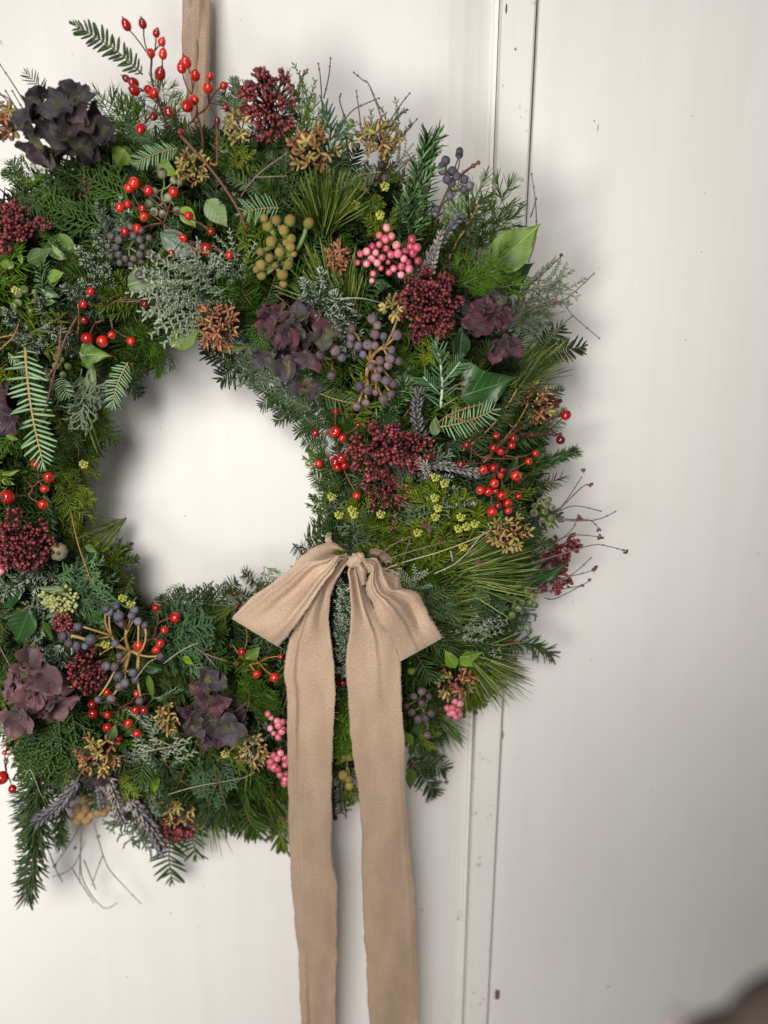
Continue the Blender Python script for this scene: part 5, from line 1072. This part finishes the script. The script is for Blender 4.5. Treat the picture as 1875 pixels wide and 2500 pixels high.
for a in [
 # top left
 ('asp', 330, 350, 240, 225), ('asp', 370, 330, 270, 250), ('asp', 300, 330, 330, 230), ('asp', 420, 310, 395, 190), ('thuja', 250, 480, 130, 400), ('thuja', 330, 500, 190, 420), ('thuja', 200, 520, 60, 470), ('thuja', 280, 560, 120, 520), ('thuja', 150, 560, 40, 500), ('thuja', 230, 440, 260, 380), ('asp', 130, 430, 20, 400), ('fir', 90, 450, 10, 420), ('firb', 150, 440, 60, 520), ('fir', 420, 420, 520, 400), ('fir', 470, 330, 400, 260), ('fir', 560, 430, 620, 350),
 ('jun', 260, 560, 240, 500), ('jun', 280, 690, 190, 610), ('jun', 290, 640, 230, 570), ('jun', 300, 740, 200, 690), ('jun', 250, 760, 160, 700), ('jun', 80, 830, 10, 760), ('jun', 150, 800, 90, 730), ('jun', 130, 850, 40, 830), ('jun', 200, 860, 120, 800), ('spruce', 175, 850, 190, 740), ('spruces', 260, 820, 160, 860), ('asp', 330, 880, 420, 760), ('asp', 380, 900, 350, 800), ('asp', 420, 860, 380, 920, .07, .06), ('asp', 390, 770, 450, 740),
 ('silver', 530, 735, 310, 715, None, .115), ('silver', 520, 720, 320, 655, None, .115), ('silver', 530, 745, 355, 730, None, .118), ('silver', 510, 700, 440, 590, None, .112), ('silver', 520, 700, 500, 610, None, .115), ('silver', 600, 700, 560, 560), ('cyp', 600, 740, 500, 650), ('cyp', 500, 770, 400, 790, None, .11), ('jun', 600, 690, 540, 640), ('asp', 620, 760, 600, 660), ('fir', 500, 740, 430, 690), ('silver', 560, 740, 400, 640, None, .118), ('silver', 540, 760, 340, 760, None, .118),
 # top middle
 ('fir', 700, 480, 630, 430), ('firb', 640, 470, 560, 430), ('fir', 620, 520, 540, 480), ('firb', 730, 450, 660, 380), ('asp', 680, 380, 700, 190, .07, .07), ('asp', 720, 360, 740, 210, .07, .07), ('asp', 700, 340, 670, 210, .06, .06), ('asp', 740, 380, 770, 240, .07, .07), ('firb', 600, 300, 570, 195, .07, .07), ('fir', 560, 290, 580, 210, .06, .06), ('silver', 745, 330, 715, 155, .06, .06), ('silver', 930, 420, 965, 240, .055, .05), ('silver', 900, 380, 890, 285, .055, .055), ('silver', 960, 420, 1010, 350, .05, .05),
 ('pine', 800, 570, 810, 385, None, .11), ('pine', 790, 590, 760, 400, None, .115), ('pine', 800, 560, 850, 410, None, .11), ('pine', 820, 760, 770, 560, None, .11), ('pine', 850, 790, 800, 600, None, .11), ('pine', 870, 780, 830, 650),
 ('rosem', 800, 420, 790, 235, .075, .075), ('yew', 850, 520, 900, 440), ('yew', 900, 560, 880, 470), ('yew', 900, 520, 940, 500), ('yew', 960, 600, 920, 510), ('yew', 930, 470, 960, 400), ('yew', 560, 420, 620, 370), ('yew', 680, 360, 690, 290), ('yew', 560, 540, 640, 560),
 ('yew', 700, 680, 620, 560), ('asp', 640, 640, 620, 530, None, .105),
 ('jun', 820, 800, 780, 670, None, .108), ('jun', 850, 830, 820, 720, None, .108), ('jun', 800, 780, 740, 690, None, .105), ('jun', 870, 860, 830, 780, None, .108), ('jun', 790, 760, 830, 690),
 ('cryp', 975, 640, 1052, 333, .07, .08), ('cryp', 1000, 610, 1010, 450, .06, .08), ('cryp', 960, 620, 985, 500, .06, .085), ('lav', 1030, 650, 1130, 515, .1, .105), ('lav', 1050, 690, 1080, 560, .1, .11), ('lav', 1020, 690, 1060, 600, .1, .108),
 ('spruce', 1070, 680, 1178, 486, .095, .09), ('spruce', 1100, 700, 1150, 540, .085, .08), ('spruce', 1090, 690, 1130, 590, .09, .095), ('asp', 1130, 640, 1185, 430, .06, .055), ('asp', 1140, 620, 1250, 440, .06, .055), ('asp', 1160, 640, 1270, 510, .06, .06), ('asp', 1100, 560, 1120, 450, .07, .07),
 ('asp', 1110, 690, 1245, 600, .095, .106), ('asp', 1120, 700, 1250, 650, .095, .106), ('asp', 1130, 700, 1215, 670, .09, .106), ('asp', 1150, 730, 1290, 690, .08, .085),
 # right
 ('silver', 1240, 750, 1430, 680, .05, .045), ('silver', 1250, 760, 1380, 760, .05, .05), ('silver', 1240, 780, 1350, 690, .05, .05), ('silver', 1250, 800, 1330, 730, .05, .055), ('silver', 1260, 720, 1400, 660, .06, .055), ('asp', 1260, 800, 1350, 770, .06, .055), ('pine', 1250, 940, 1390, 830, .06, .05), ('asp', 1270, 840, 1340, 900, .06, .055), ('firb', 1290, 1010, 1370, 950, .06, .05), ('asp', 1300, 1060, 1380, 1000, .055, .05), ('fir', 1290, 870, 1422, 845, .05, .045), ('pine', 1230, 990, 1330, 860, .07, .07), ('pine', 1220, 960, 1350, 900, .07, .065), ('pine', 1240, 930, 1300, 830, .06, .06), ('rosem', 1075, 995, 1060, 815, .11, .118), ('rosem', 1095, 920, 1130, 860, .108, .115), ('firb', 1020, 1010, 1050, 930, None, .105), ('yew', 1030, 900, 1070, 820),
 ('spruce', 1150, 1085, 1262, 950, .1, .095), ('spruce', 1180, 1120, 1300, 960, .085, .08), ('spruce', 1130, 1100, 1200, 1000, .09, .095), ('spruce', 1230, 1200, 1370, 1165, .07, .06), ('cryp', 1280, 1150, 1408, 1100, .055, .045), ('spruces', 1260, 1130, 1330, 1080, .06, .06), ('lav', 1035, 1085, 1028, 945, None, .112), ('lav', 1020, 1130, 1172, 1158, None, .108), ('lav', 1055, 1200, 1035, 1130, None, .108), ('lav', 1060, 1170, 1020, 1120, None, .106),
 ('cyp', 990, 1290, 1005, 1190, None, .108), ('cyp', 1010, 1140, 1060, 1075), ('cyp', 990, 1120, 970, 1190), ('cyp', 860, 1380, 800, 1230), ('cyp', 880, 1400, 820, 1290), ('cyp', 900, 1330, 850, 1230), ('cyp', 850, 1320, 790, 1200, .06, .05), ('cyp', 820, 1360, 770, 1230, .04, .03), ('cyp', 930, 1340, 880, 1250), ('cyp', 850, 1400, 830, 1330), ('fir', 830, 1200, 780, 1110), ('asp', 800, 1160, 765, 1080), ('asp', 820, 1230, 770, 1170), ('yew', 800, 1150, 755, 1100, .05, .05), ('yew', 830, 1250, 760, 1210, .05, .05),
 ('yew', 1100, 1330, 1060, 1180), ('yew', 1080, 1300, 1130, 1200), ('yew', 1000, 1340, 1090, 1280), ('yew', 1040, 1380, 1120, 1300), ('yew', 920, 1420, 890, 1340, None, .118), ('yew', 870, 1400, 960, 1350), ('yew', 1000, 1250, 1040, 1180), ('yew', 960, 1320, 900, 1260), ('yew', 1150, 1330, 1170, 1230), ('yew', 1010, 1400, 1100, 1350), ('yew', 1130, 1280, 1060, 1250), ('yew', 900, 1290, 860, 1220), ('yew', 1000, 1320, 950, 1260),
 ('pine', 1070, 1410, 1330, 1350, None, .09), ('pine', 1090, 1400, 1320, 1390, None, .085), ('pine', 1010, 1500, 1180, 1400), ('pine', 990, 1470, 1180, 1450), ('pine', 1100, 1380, 1320, 1300, .09, .08), ('pine', 980, 1450, 1150, 1370), ('firb', 1010, 1470, 1080, 1440, None, .11), ('firb', 1020, 1500, 1100, 1470, None, .11), ('cypd', 1100, 1500, 1190, 1430), ('cypd', 1140, 1490, 1230, 1460), ('silver', 1130, 1560, 1240, 1480), ('silver', 1060, 1560, 1200, 1510), ('silver', 1000, 1450, 1010, 1380, None, .11), ('silver', 1090, 1600, 1230, 1540), ('pine', 1040, 1570, 1180, 1540, .08, .075),
 ('spruce', 1160, 1560, 1345, 1595, .05, .03), ('spruces', 1100, 1560, 1220, 1570, .06, .05), ('pine', 1130, 1590, 1290, 1695, .075, .07), ('pine', 1110, 1600, 1260, 1690, .07, .06), ('pine', 1150, 1580, 1280, 1640, .05, .03), ('yew', 1120, 1650, 1180, 1720, .04, .03), ('yew', 1130, 1690, 1160, 1740, .04, .03), ('yew', 1000, 1560, 1060, 1540), ('spruces', 1010, 1780, 1080, 1850, .05, .04), ('spruces', 990, 1720, 1060, 1800, .06, .05), ('fir', 1000, 1850, 1060, 1940, .035, .025), ('pine', 1050, 1730, 1120, 1830, .04, .03), ('fir', 990, 1680, 1080, 1740, .05, .05),
 # gap between the tails
 ('jun', 850, 1500, 830, 1420, .1, .108), ('jun', 845, 1540, 835, 1460, .1, .108), ('jun', 840, 1580, 840, 1500, .1, .105), ('jun', 845, 1640, 835, 1560, .09, .1), ('jun', 820, 1510, 850, 1570, .1, .108), ('asp', 845, 1860, 830, 1750, .09, .095), ('asp', 835, 1850, 850, 1760, .09, .095), ('asp', 840, 1780, 830, 1700, .085, .09), ('fir', 840, 1940, 825, 1960, .06, .06), ('thuja', 830, 1900, 835, 1985, .05, .045), ('yew', 850, 1900, 860, 1960, .06, .06), ('cryp', 840, 1720, 835, 1640, .075, .08),
 # bottom left
 ('thuja', 190, 1700, 60, 1870, None, .11), ('thuja', 200, 1720, 110, 1900, None, .112), ('thuja', 210, 1740, 160, 1900, None, .108), ('thuja', 160, 1760, 40, 1830), ('thuja', 120, 1800, 30, 1910, None, .095), ('cypd', 380, 1580, 540, 1500, None, .095), ('cypd', 400, 1560, 500, 1620, None, .1), ('cypd', 360, 1570, 450, 1620, None, .105), ('cypd', 420, 1540, 530, 1560), ('thuja', 450, 1500, 520, 1430, .06, .05), ('thuja', 490, 1500, 550, 1430, .05, .045), ('fir', 400, 1520, 440, 1440, .06, .05),
 ('cypd', 120, 1400, 290, 1460, None, .1), ('cypd', 140, 1430, 260, 1500, None, .1), ('cypd', 150, 1380, 250, 1420), ('cypd', 160, 1390, 290, 1500), ('cyp', 200, 1500, 150, 1420), ('yew', 200, 1400, 320, 1370, .05, .045), ('yew', 240, 1440, 330, 1440, .05, .045), ('yew', 180, 1390, 260, 1340, .06, .05), ('yew', 270, 1400, 320, 1330, .045, .04), ('yew', 260, 1450, 335, 1480, .05, .045),
 ('firw', 525, 1810, 500, 1880, None, .1), ('cypd', 490, 1850, 560, 1960, None, .095), ('cypd', 480, 1840, 510, 1950, None, .098), ('cypd', 500, 1830, 580, 1920), ('pine', 430, 1690, 400, 1640), ('firp', 440, 1690, 395, 1700, None, .11), ('pine', 460, 1690, 450, 1620), ('asp', 640, 1700, 600, 1650), ('fir', 620, 1740, 610, 1650), ('asp', 660, 1740, 640, 1680), ('fir', 640, 1760, 660, 1690), ('yew', 560, 1830, 600, 1880), ('yew', 480, 1830, 540, 1850), ('asp', 600, 1730, 560, 1680), ('yew', 640, 1650, 600, 1600),
 ('sprucel', 95, 1860, 68, 2185, .07, .06), ('spruce', 90, 1900, 95, 2080, .065, .055), ('sprucel', 170, 1860, 150, 2060, .055, .05), ('spruce', 130, 1890, 100, 1990, .06, .055), ('lav', 200, 1880, 80, 2010, .09, .085), ('lav', 260, 1880, 300, 2010, .09, .08), ('lav', 290, 1930, 395, 2080, .08, .065), ('lav', 240, 1880, 250, 1980, .085, .08), ('lav', 230, 1900, 280, 1960, .085, .085), ('cyp', 340, 1850, 330, 2000, .08, .07), ('cyp', 370, 1950, 350, 2060, .065, .055), ('cyp', 360, 1930, 390, 2030, .065, .06), ('cyp', 330, 1980, 335, 2090, .05, .045), ('silver', 400, 1700, 420, 1800), ('silver', 380, 1830, 340, 1720), ('silver', 390, 1900, 420, 1780), ('silver', 300, 1900, 330, 1790),
 ('fir', 450, 1880, 410, 1980, .09, .08), ('fir', 420, 1860, 380, 1900), ('spruce', 400, 1850, 430, 1970, .09, .08), ('pine', 500, 1930, 560, 2060, .05, .035), ('fir', 520, 1960, 620, 2040, .04, .03), ('asp', 560, 1930, 680, 2030, .04, .03), ('yew', 640, 1900, 690, 2070, .04, .03), ('fir', 570, 1920, 600, 2010, .04, .03), ('pine', 620, 1880, 680, 2010, .05, .035), ('yew', 590, 1880, 660, 1960, .06, .05), ('yew', 430, 1960, 390, 2050, .04, .04),
 # left inner
 ('cyp', 200, 900, 155, 1050, None, .098), ('cyp', 215, 910, 200, 1010, .085, .08), ('fir', 210, 980, 225, 1110, .07, .055), ('fir', 160, 1030, 150, 1120), ('yew', 150, 1150, 200, 1240, .07, .06), ('yew', 140, 1180, 190, 1290, .07, .06), ('yew', 160, 1080, 210, 1180, .06, .055), ('yew', 170, 1120, 140, 1190), ('yew', 130, 1240, 185, 1330, .06, .055), ('fir', 260, 860, 340, 960, .06, .05), ('spruces', 250, 850, 310, 930, .06, .05), ('pine', 190, 960, 235, 1110, .07, .06), ('firb', 110, 900, 150, 970), ('fir', 20, 1100, 60, 1060), ('yew', 60, 1100, 80, 1040),
 # inner top right edge of the opening
 ('cyp', 640, 900, 560, 870, .085, .075), ('cyp', 700, 960, 600, 900, .085, .08), ('cyp', 680, 930, 560, 860, .08, .07), ('cyp', 740, 980, 640, 930), ('fir', 650, 900, 500, 850, .05, .04), ('fir', 700, 980, 620, 940, .045, .035), ('fir', 740, 1020, 660, 980, .045, .035), ('fir', 800, 1050, 710, 990, .06, .05), ('firb', 860, 1000, 760, 1030), ('fir', 870, 960, 760, 960), ('fir', 800, 1090, 740, 1040, .055, .045), ('firb', 760, 1000, 680, 960, .075, .065),
]: S(*a[:5], db=a[5] if len(a) > 5 else None, dt=a[6] if len(a) > 6 else None, roll=R(-.35, .35))

# ------------------------------------------------------------------ filling greenery, radiating as it was wired in
HOT = [(l[0], l[1]) for l in LAND if 'ribbon' not in l[2]]
def pick(u, v):
    a = mnoise.noise((u / 210., v / 210., 3.1)); b = mnoise.noise((u / 170., v / 170., 9.7)); q = a + R(-.25, .25)
    if q > .34: return random.choice(('jun', 'firb', 'cyp', 'fir', 'jun'))
    if q > .08: return random.choice(('fir', 'spruce', 'firb', 'pine', 'spruces'))
    if q > -.12: return random.choice(('yew', 'fir', 'asp', 'fir', 'thuja'))
    if b > 0: return random.choice(('thuja', 'cypd', 'thuja', 'fir'))
    return random.choice(('fir', 'asp', 'yew', 'spruces', 'cryp'))
done = []; tries = 0; nfill = 0
while nfill < 600 and tries < 20000:
    tries += 1
    th = R(0, 2 * PI); r = math.sqrt(R(300 ** 2, 830 ** 2)); u = CU + r * math.cos(th); v = CV + r * math.sin(th)
    if u < -60 or u > 1340: continue
    if 850 < u < 1000 and v > 1500 or 710 < u < 810 and v > 1500: continue
    if any((u - a) ** 2 + (v - b) ** 2 < 33 ** 2 for a, b in done): continue
    done.append((u, v)); nfill += 1
    k = pick(u, v); inner = r < 400
    ang = th + (PI if inner and random.random() < .75 else 0) + random.gauss(0, .75)
    ln = R(95, 185) * (.75 if inner else 1) * (.85 if r > 720 else 1)
    tu, tv = u + .5 * ln * math.cos(ang), v + .5 * ln * math.sin(ang); bu, bv = u - .5 * ln * math.cos(ang), v - .5 * ln * math.sin(ang)
    rt = math.hypot(tu - CU, tv - CV)
    if rt < 308 or rt > 872 or (rt < 330 and (tu < 300 or tv > 1350)): continue
    near = min((u - a) ** 2 + (v - b) ** 2 for a, b in HOT) < 60 ** 2
    ds = surf(tu, tv) - (.010 if near else R(-.010, .024))
    S(k, bu, bv, tu, tv, db=max(.02, surf(bu, bv) * .85 - (.01 if near else 0)), dt=ds, roll=R(-.5, .5))

# ------------------------------------------------------------------ dry twigs
twig('long dry twig with dark seed heads reaching right from the lower right side',
     [[(1280, 1380), (1380, 1350), (1450, 1330), (1490, 1335), (1520, 1343)], [(1330, 1345), (1390, 1300), (1410, 1268)], [(1300, 1345), (1390, 1308), (1460, 1310)]], .07, .055, [(1527, 1345, 9), (1415, 1266, 10), (1465, 1312, 9)])
twig('fan of thin dry stalks with brown heads at the right, middle height', [[(1340, 1270), (1380, 1225), (1420, 1165)], [(1350, 1260), (1420, 1190), (1440, 1185)], [(1340, 1260), (1400, 1235), (1467, 1248)], [(1350, 1265), (1400, 1268), (1440, 1270), (1462, 1290)], [(1360, 1270), (1450, 1270), (1503, 1249)]], .06, .045, [(1423, 1148, 7), (1443, 1183, 8), (1462, 1295, 6)])
twig('low dry stalks with seed heads under the sparse bud head', [[(1280, 1430), (1380, 1410), (1450, 1392)], [(1290, 1450), (1360, 1440), (1420, 1430)], [(1330, 1460), (1360, 1460), (1440, 1418)], [(1340, 1430), (1400, 1400), (1443, 1362)]], .06, .045, [(1453, 1388, 10), (1420, 1430, 6), (1440, 1415, 6)])
twig('forked grey twig at the upper right side pointing down right', [[(1240, 790), (1320, 740), (1370, 738), (1400, 772), (1463, 826)], [(1398, 772), (1350, 810), (1310, 830)], [(1300, 760), (1365, 740), (1400, 715), (1450, 668)], [(1240, 720), (1300, 690), (1370, 625)], [(1280, 690), (1340, 685), (1408, 714)], [(1355, 735), (1365, 700), (1370, 665)]], .06, .045, [(1370, 624, 6)])
twig('upright bent twig against the door strip', [[(1290, 640), (1308, 580), (1308, 500), (1298, 425)], [(1295, 530), (1302, 510), (1310, 485)]], .05, .04)
twig('leggy dry stalks rising from the top of the wreath', [[(790, 330), (783, 200), (777, 155)], [(790, 240), (802, 190), (807, 142)], [(850, 310), (830, 250), (832, 230)]], .06, .05)
twig('crossing reddish twigs at the top right edge', [[(945, 330), (905, 215), (885, 195), (864, 177)], [(905, 215), (920, 250), (934, 272)], [(830, 310), (860, 270), (900, 250), (925, 240)], [(885, 340), (875, 260), (870, 222)], [(930, 340), (928, 300), (932, 285)]], .06, .05)
twig('slanting twigs beside the top right calyces', [[(960, 360), (985, 330), (1018, 291)], [(930, 330), (975, 260), (1000, 228)], [(940, 480), (970, 420), (1010, 380)], [(960, 520), (985, 420), (995, 390)], [(950, 540), (978, 460), (990, 400)], [(930, 470), (990, 440), (1020, 400)]], .055, .05)
twig('short cut reddish twig right of the blackish berries', [[(1110, 440), (1140, 415), (1168, 397)]], .075, .07, m='redst', th=.0009)
twig('thin twigs at the upper left corner', [[(90, 300), (35, 210), (0, 158)], [(70, 305), (20, 240), (-10, 230)], [(60, 300), (14, 222)], [(70, 290), (30, 222)], [(50, 310), (20, 250), (0, 228)], [(55, 320), (0, 262)], [(40, 330), (0, 300)]], .08, .07)
twig('long twigs hanging down at the bottom left', [[(200, 2000), (195, 2100), (195, 2155)], [(200, 2020), (200, 2140), (250, 2215), (285, 2205)], [(230, 2010), (260, 2110), (300, 2160), (343, 2205)], [(205, 2000), (170, 2060), (135, 2110)], [(205, 2060), (175, 2120), (130, 2140)], [(175, 2118), (200, 2160), (228, 2203)], [(250, 2090), (235, 2130), (225, 2160)], [(120, 2080), (135, 2120), (152, 2152)], [(205, 2100), (225, 2150), (233, 2170)]], .04, .02, [(134, 2114, 6), (240, 2043, 6), (183, 2070, 5)])
twig('arched pale stem crossing the greenery under the rosehips', [[(440, 330), (520, 420), (575, 500), (600, 555)], [(531, 300), (530, 400)]], .1, .108, m='redst', th=.0008)
twig('white looping stem right of the bow', [[(830, 1450, .108), (950, 1385, .112), (1080, 1345, .112), (1190, 1300, .108), (1192, 1280, .106)], [(1060, 1400, .112), (1120, 1370, .112), (1180, 1300, .11)], [(1100, 1345, .112), (1105, 1368, .112)]], m='paley', th=.00042)
twig('brown dry stems lying across the yew right of the bow', [[(860, 1400, .11), (960, 1360, .114), (1060, 1330, .114), (1100, 1320, .11)], [(980, 1380, .11), (1000, 1320, .114)], [(920, 1360, .11), (960, 1330, .114), (1000, 1310, .114)]], .11, .114, [(965, 1275, 9), (957, 1290, 9), (1050, 1290, 9), (1035, 1280, 9), (1070, 1315, 8), (1170, 1370, 11), (1145, 1230, 8)])
twig('dark reddish stalks behind the outer red berries', [[(1180, 1130, .1), (1250, 1060, .09), (1310, 1030, .08), (1370, 1014, .07)], [(1270, 1060, .085), (1330, 1060, .075), (1368, 1060, .07)]], m='redst', th=.0009)
twig('dark wiry stalks at the lower right under the tail', [[(1000, 1850), (1050, 1900), (1070, 1890), (1092, 1868)], [(1010, 1870), (1060, 1905), (1090, 1910)], [(990, 1900), (1030, 1930)], [(1000, 1820), (1040, 1850), (1060, 1880)]], .035, .02, [(1090, 1910, 6)])
twig('small stalk with a red brown tuft over the spruce at lower right', [[(1150, 1590), (1220, 1600), (1255, 1606)]], .06, .045, [(1257, 1606, 9)])
twig('stray thin stems looping at the left of the bow', [[(400, 1620, .11), (440, 1590, .112), (480, 1570, .11)], [(330, 1660, .115), (360, 1620, .115), (380, 1608, .112)], [(410, 1940, .1), (480, 1920, .1), (590, 1900, .09), (620, 1885, .085)], [(60, 1900, .11), (75, 1880, .115), (100, 1940, .11), (110, 1945, .105)]], m='paley', th=.0004)
twig('thin bare stems crossing the pale fir at the left', [[(150, 790, .105), (140, 880, .11), (115, 920, .112)], [(190, 770, .105), (150, 850, .11), (110, 1000, .11)]], m='redst', th=.0007)

for q in range(46):
    th = R(0, 2 * PI); r = R(340, 800); u, v = CU + r * math.cos(th), CV + r * math.sin(th)
    if u < 0 or u > 1300 or (620 < u < 1120 and v > 1200): continue
    a = th + random.gauss(0, .9); l = R(40, 95); b = R(-.6, .6); lift_ = R(.004, .014)
    ln = [(u - l * math.cos(a), v - l * math.sin(a), surf(u, v) - .012), (u + b * l * math.sin(a) * .5, v - b * l * math.cos(a) * .5, surf(u, v) + lift_), (u + l * math.cos(a), v + l * math.sin(a), surf(u, v) + lift_ * 1.3)]
    L2 = [ln]
    if q % 2: L2.append([ln[1], (u + l * .7 * math.cos(a + .6), v + l * .7 * math.sin(a + .6), surf(u, v) + lift_ * 1.4)])
    twig(auto_label('thin bare stem lying over the greenery', u, v), L2, surf(u, v), surf(u, v) + .012, [(ln[2][0], ln[2][1], R(4, 7))] if q % 3 == 0 else [], m=random.choice(('twig', 'redst', 'barko', 'paley')), th=R(.0003, .0005), group='thin stems crossing the wreath')

# ------------------------------------------------------------------ out-of-focus dark brown thing in the lower right corner
CD = .49
cz = P(1875, 2500, CD); br_ = thing('chair_back', 'blurred dark brown rounded shape with a small knob, in the lower right corner', 'chair', cz)
mb = MB(); Vs, Fs = sph(32, 20); 
def lump(u, v, r, d, sx=1., sz=1., nm='cushion'):
    mb = MB(); c = P(u, v, d) - cz; s = px(v, d); V = Vs * np.array([r * s * sx, r * s * .6, r * s * sz]); mb.add(V + np.array(c), Fs); part(nm, mb.mesh(nm, M['brown']), br_)
lump(1945, 2560, 195, CD, 1.0, 1.15); lump(1810, 2590, 150, CD, 1.2, .95, 'armrest')
mb = MB(); c = [P(1656, 2475 + q, CD) - cz for q in (0, 30, 140)]; tube(mb, c, [15 * px(2475, CD)] * 3, 16); ball(mb, np.array(c[0]), 15 * px(2475, CD), S16, (1, 1, .5)); part('knob', mb.mesh('knob', mat('knob_grey_brown', (.12, .09, .085), (.16, .12, .11), .6)), br_)
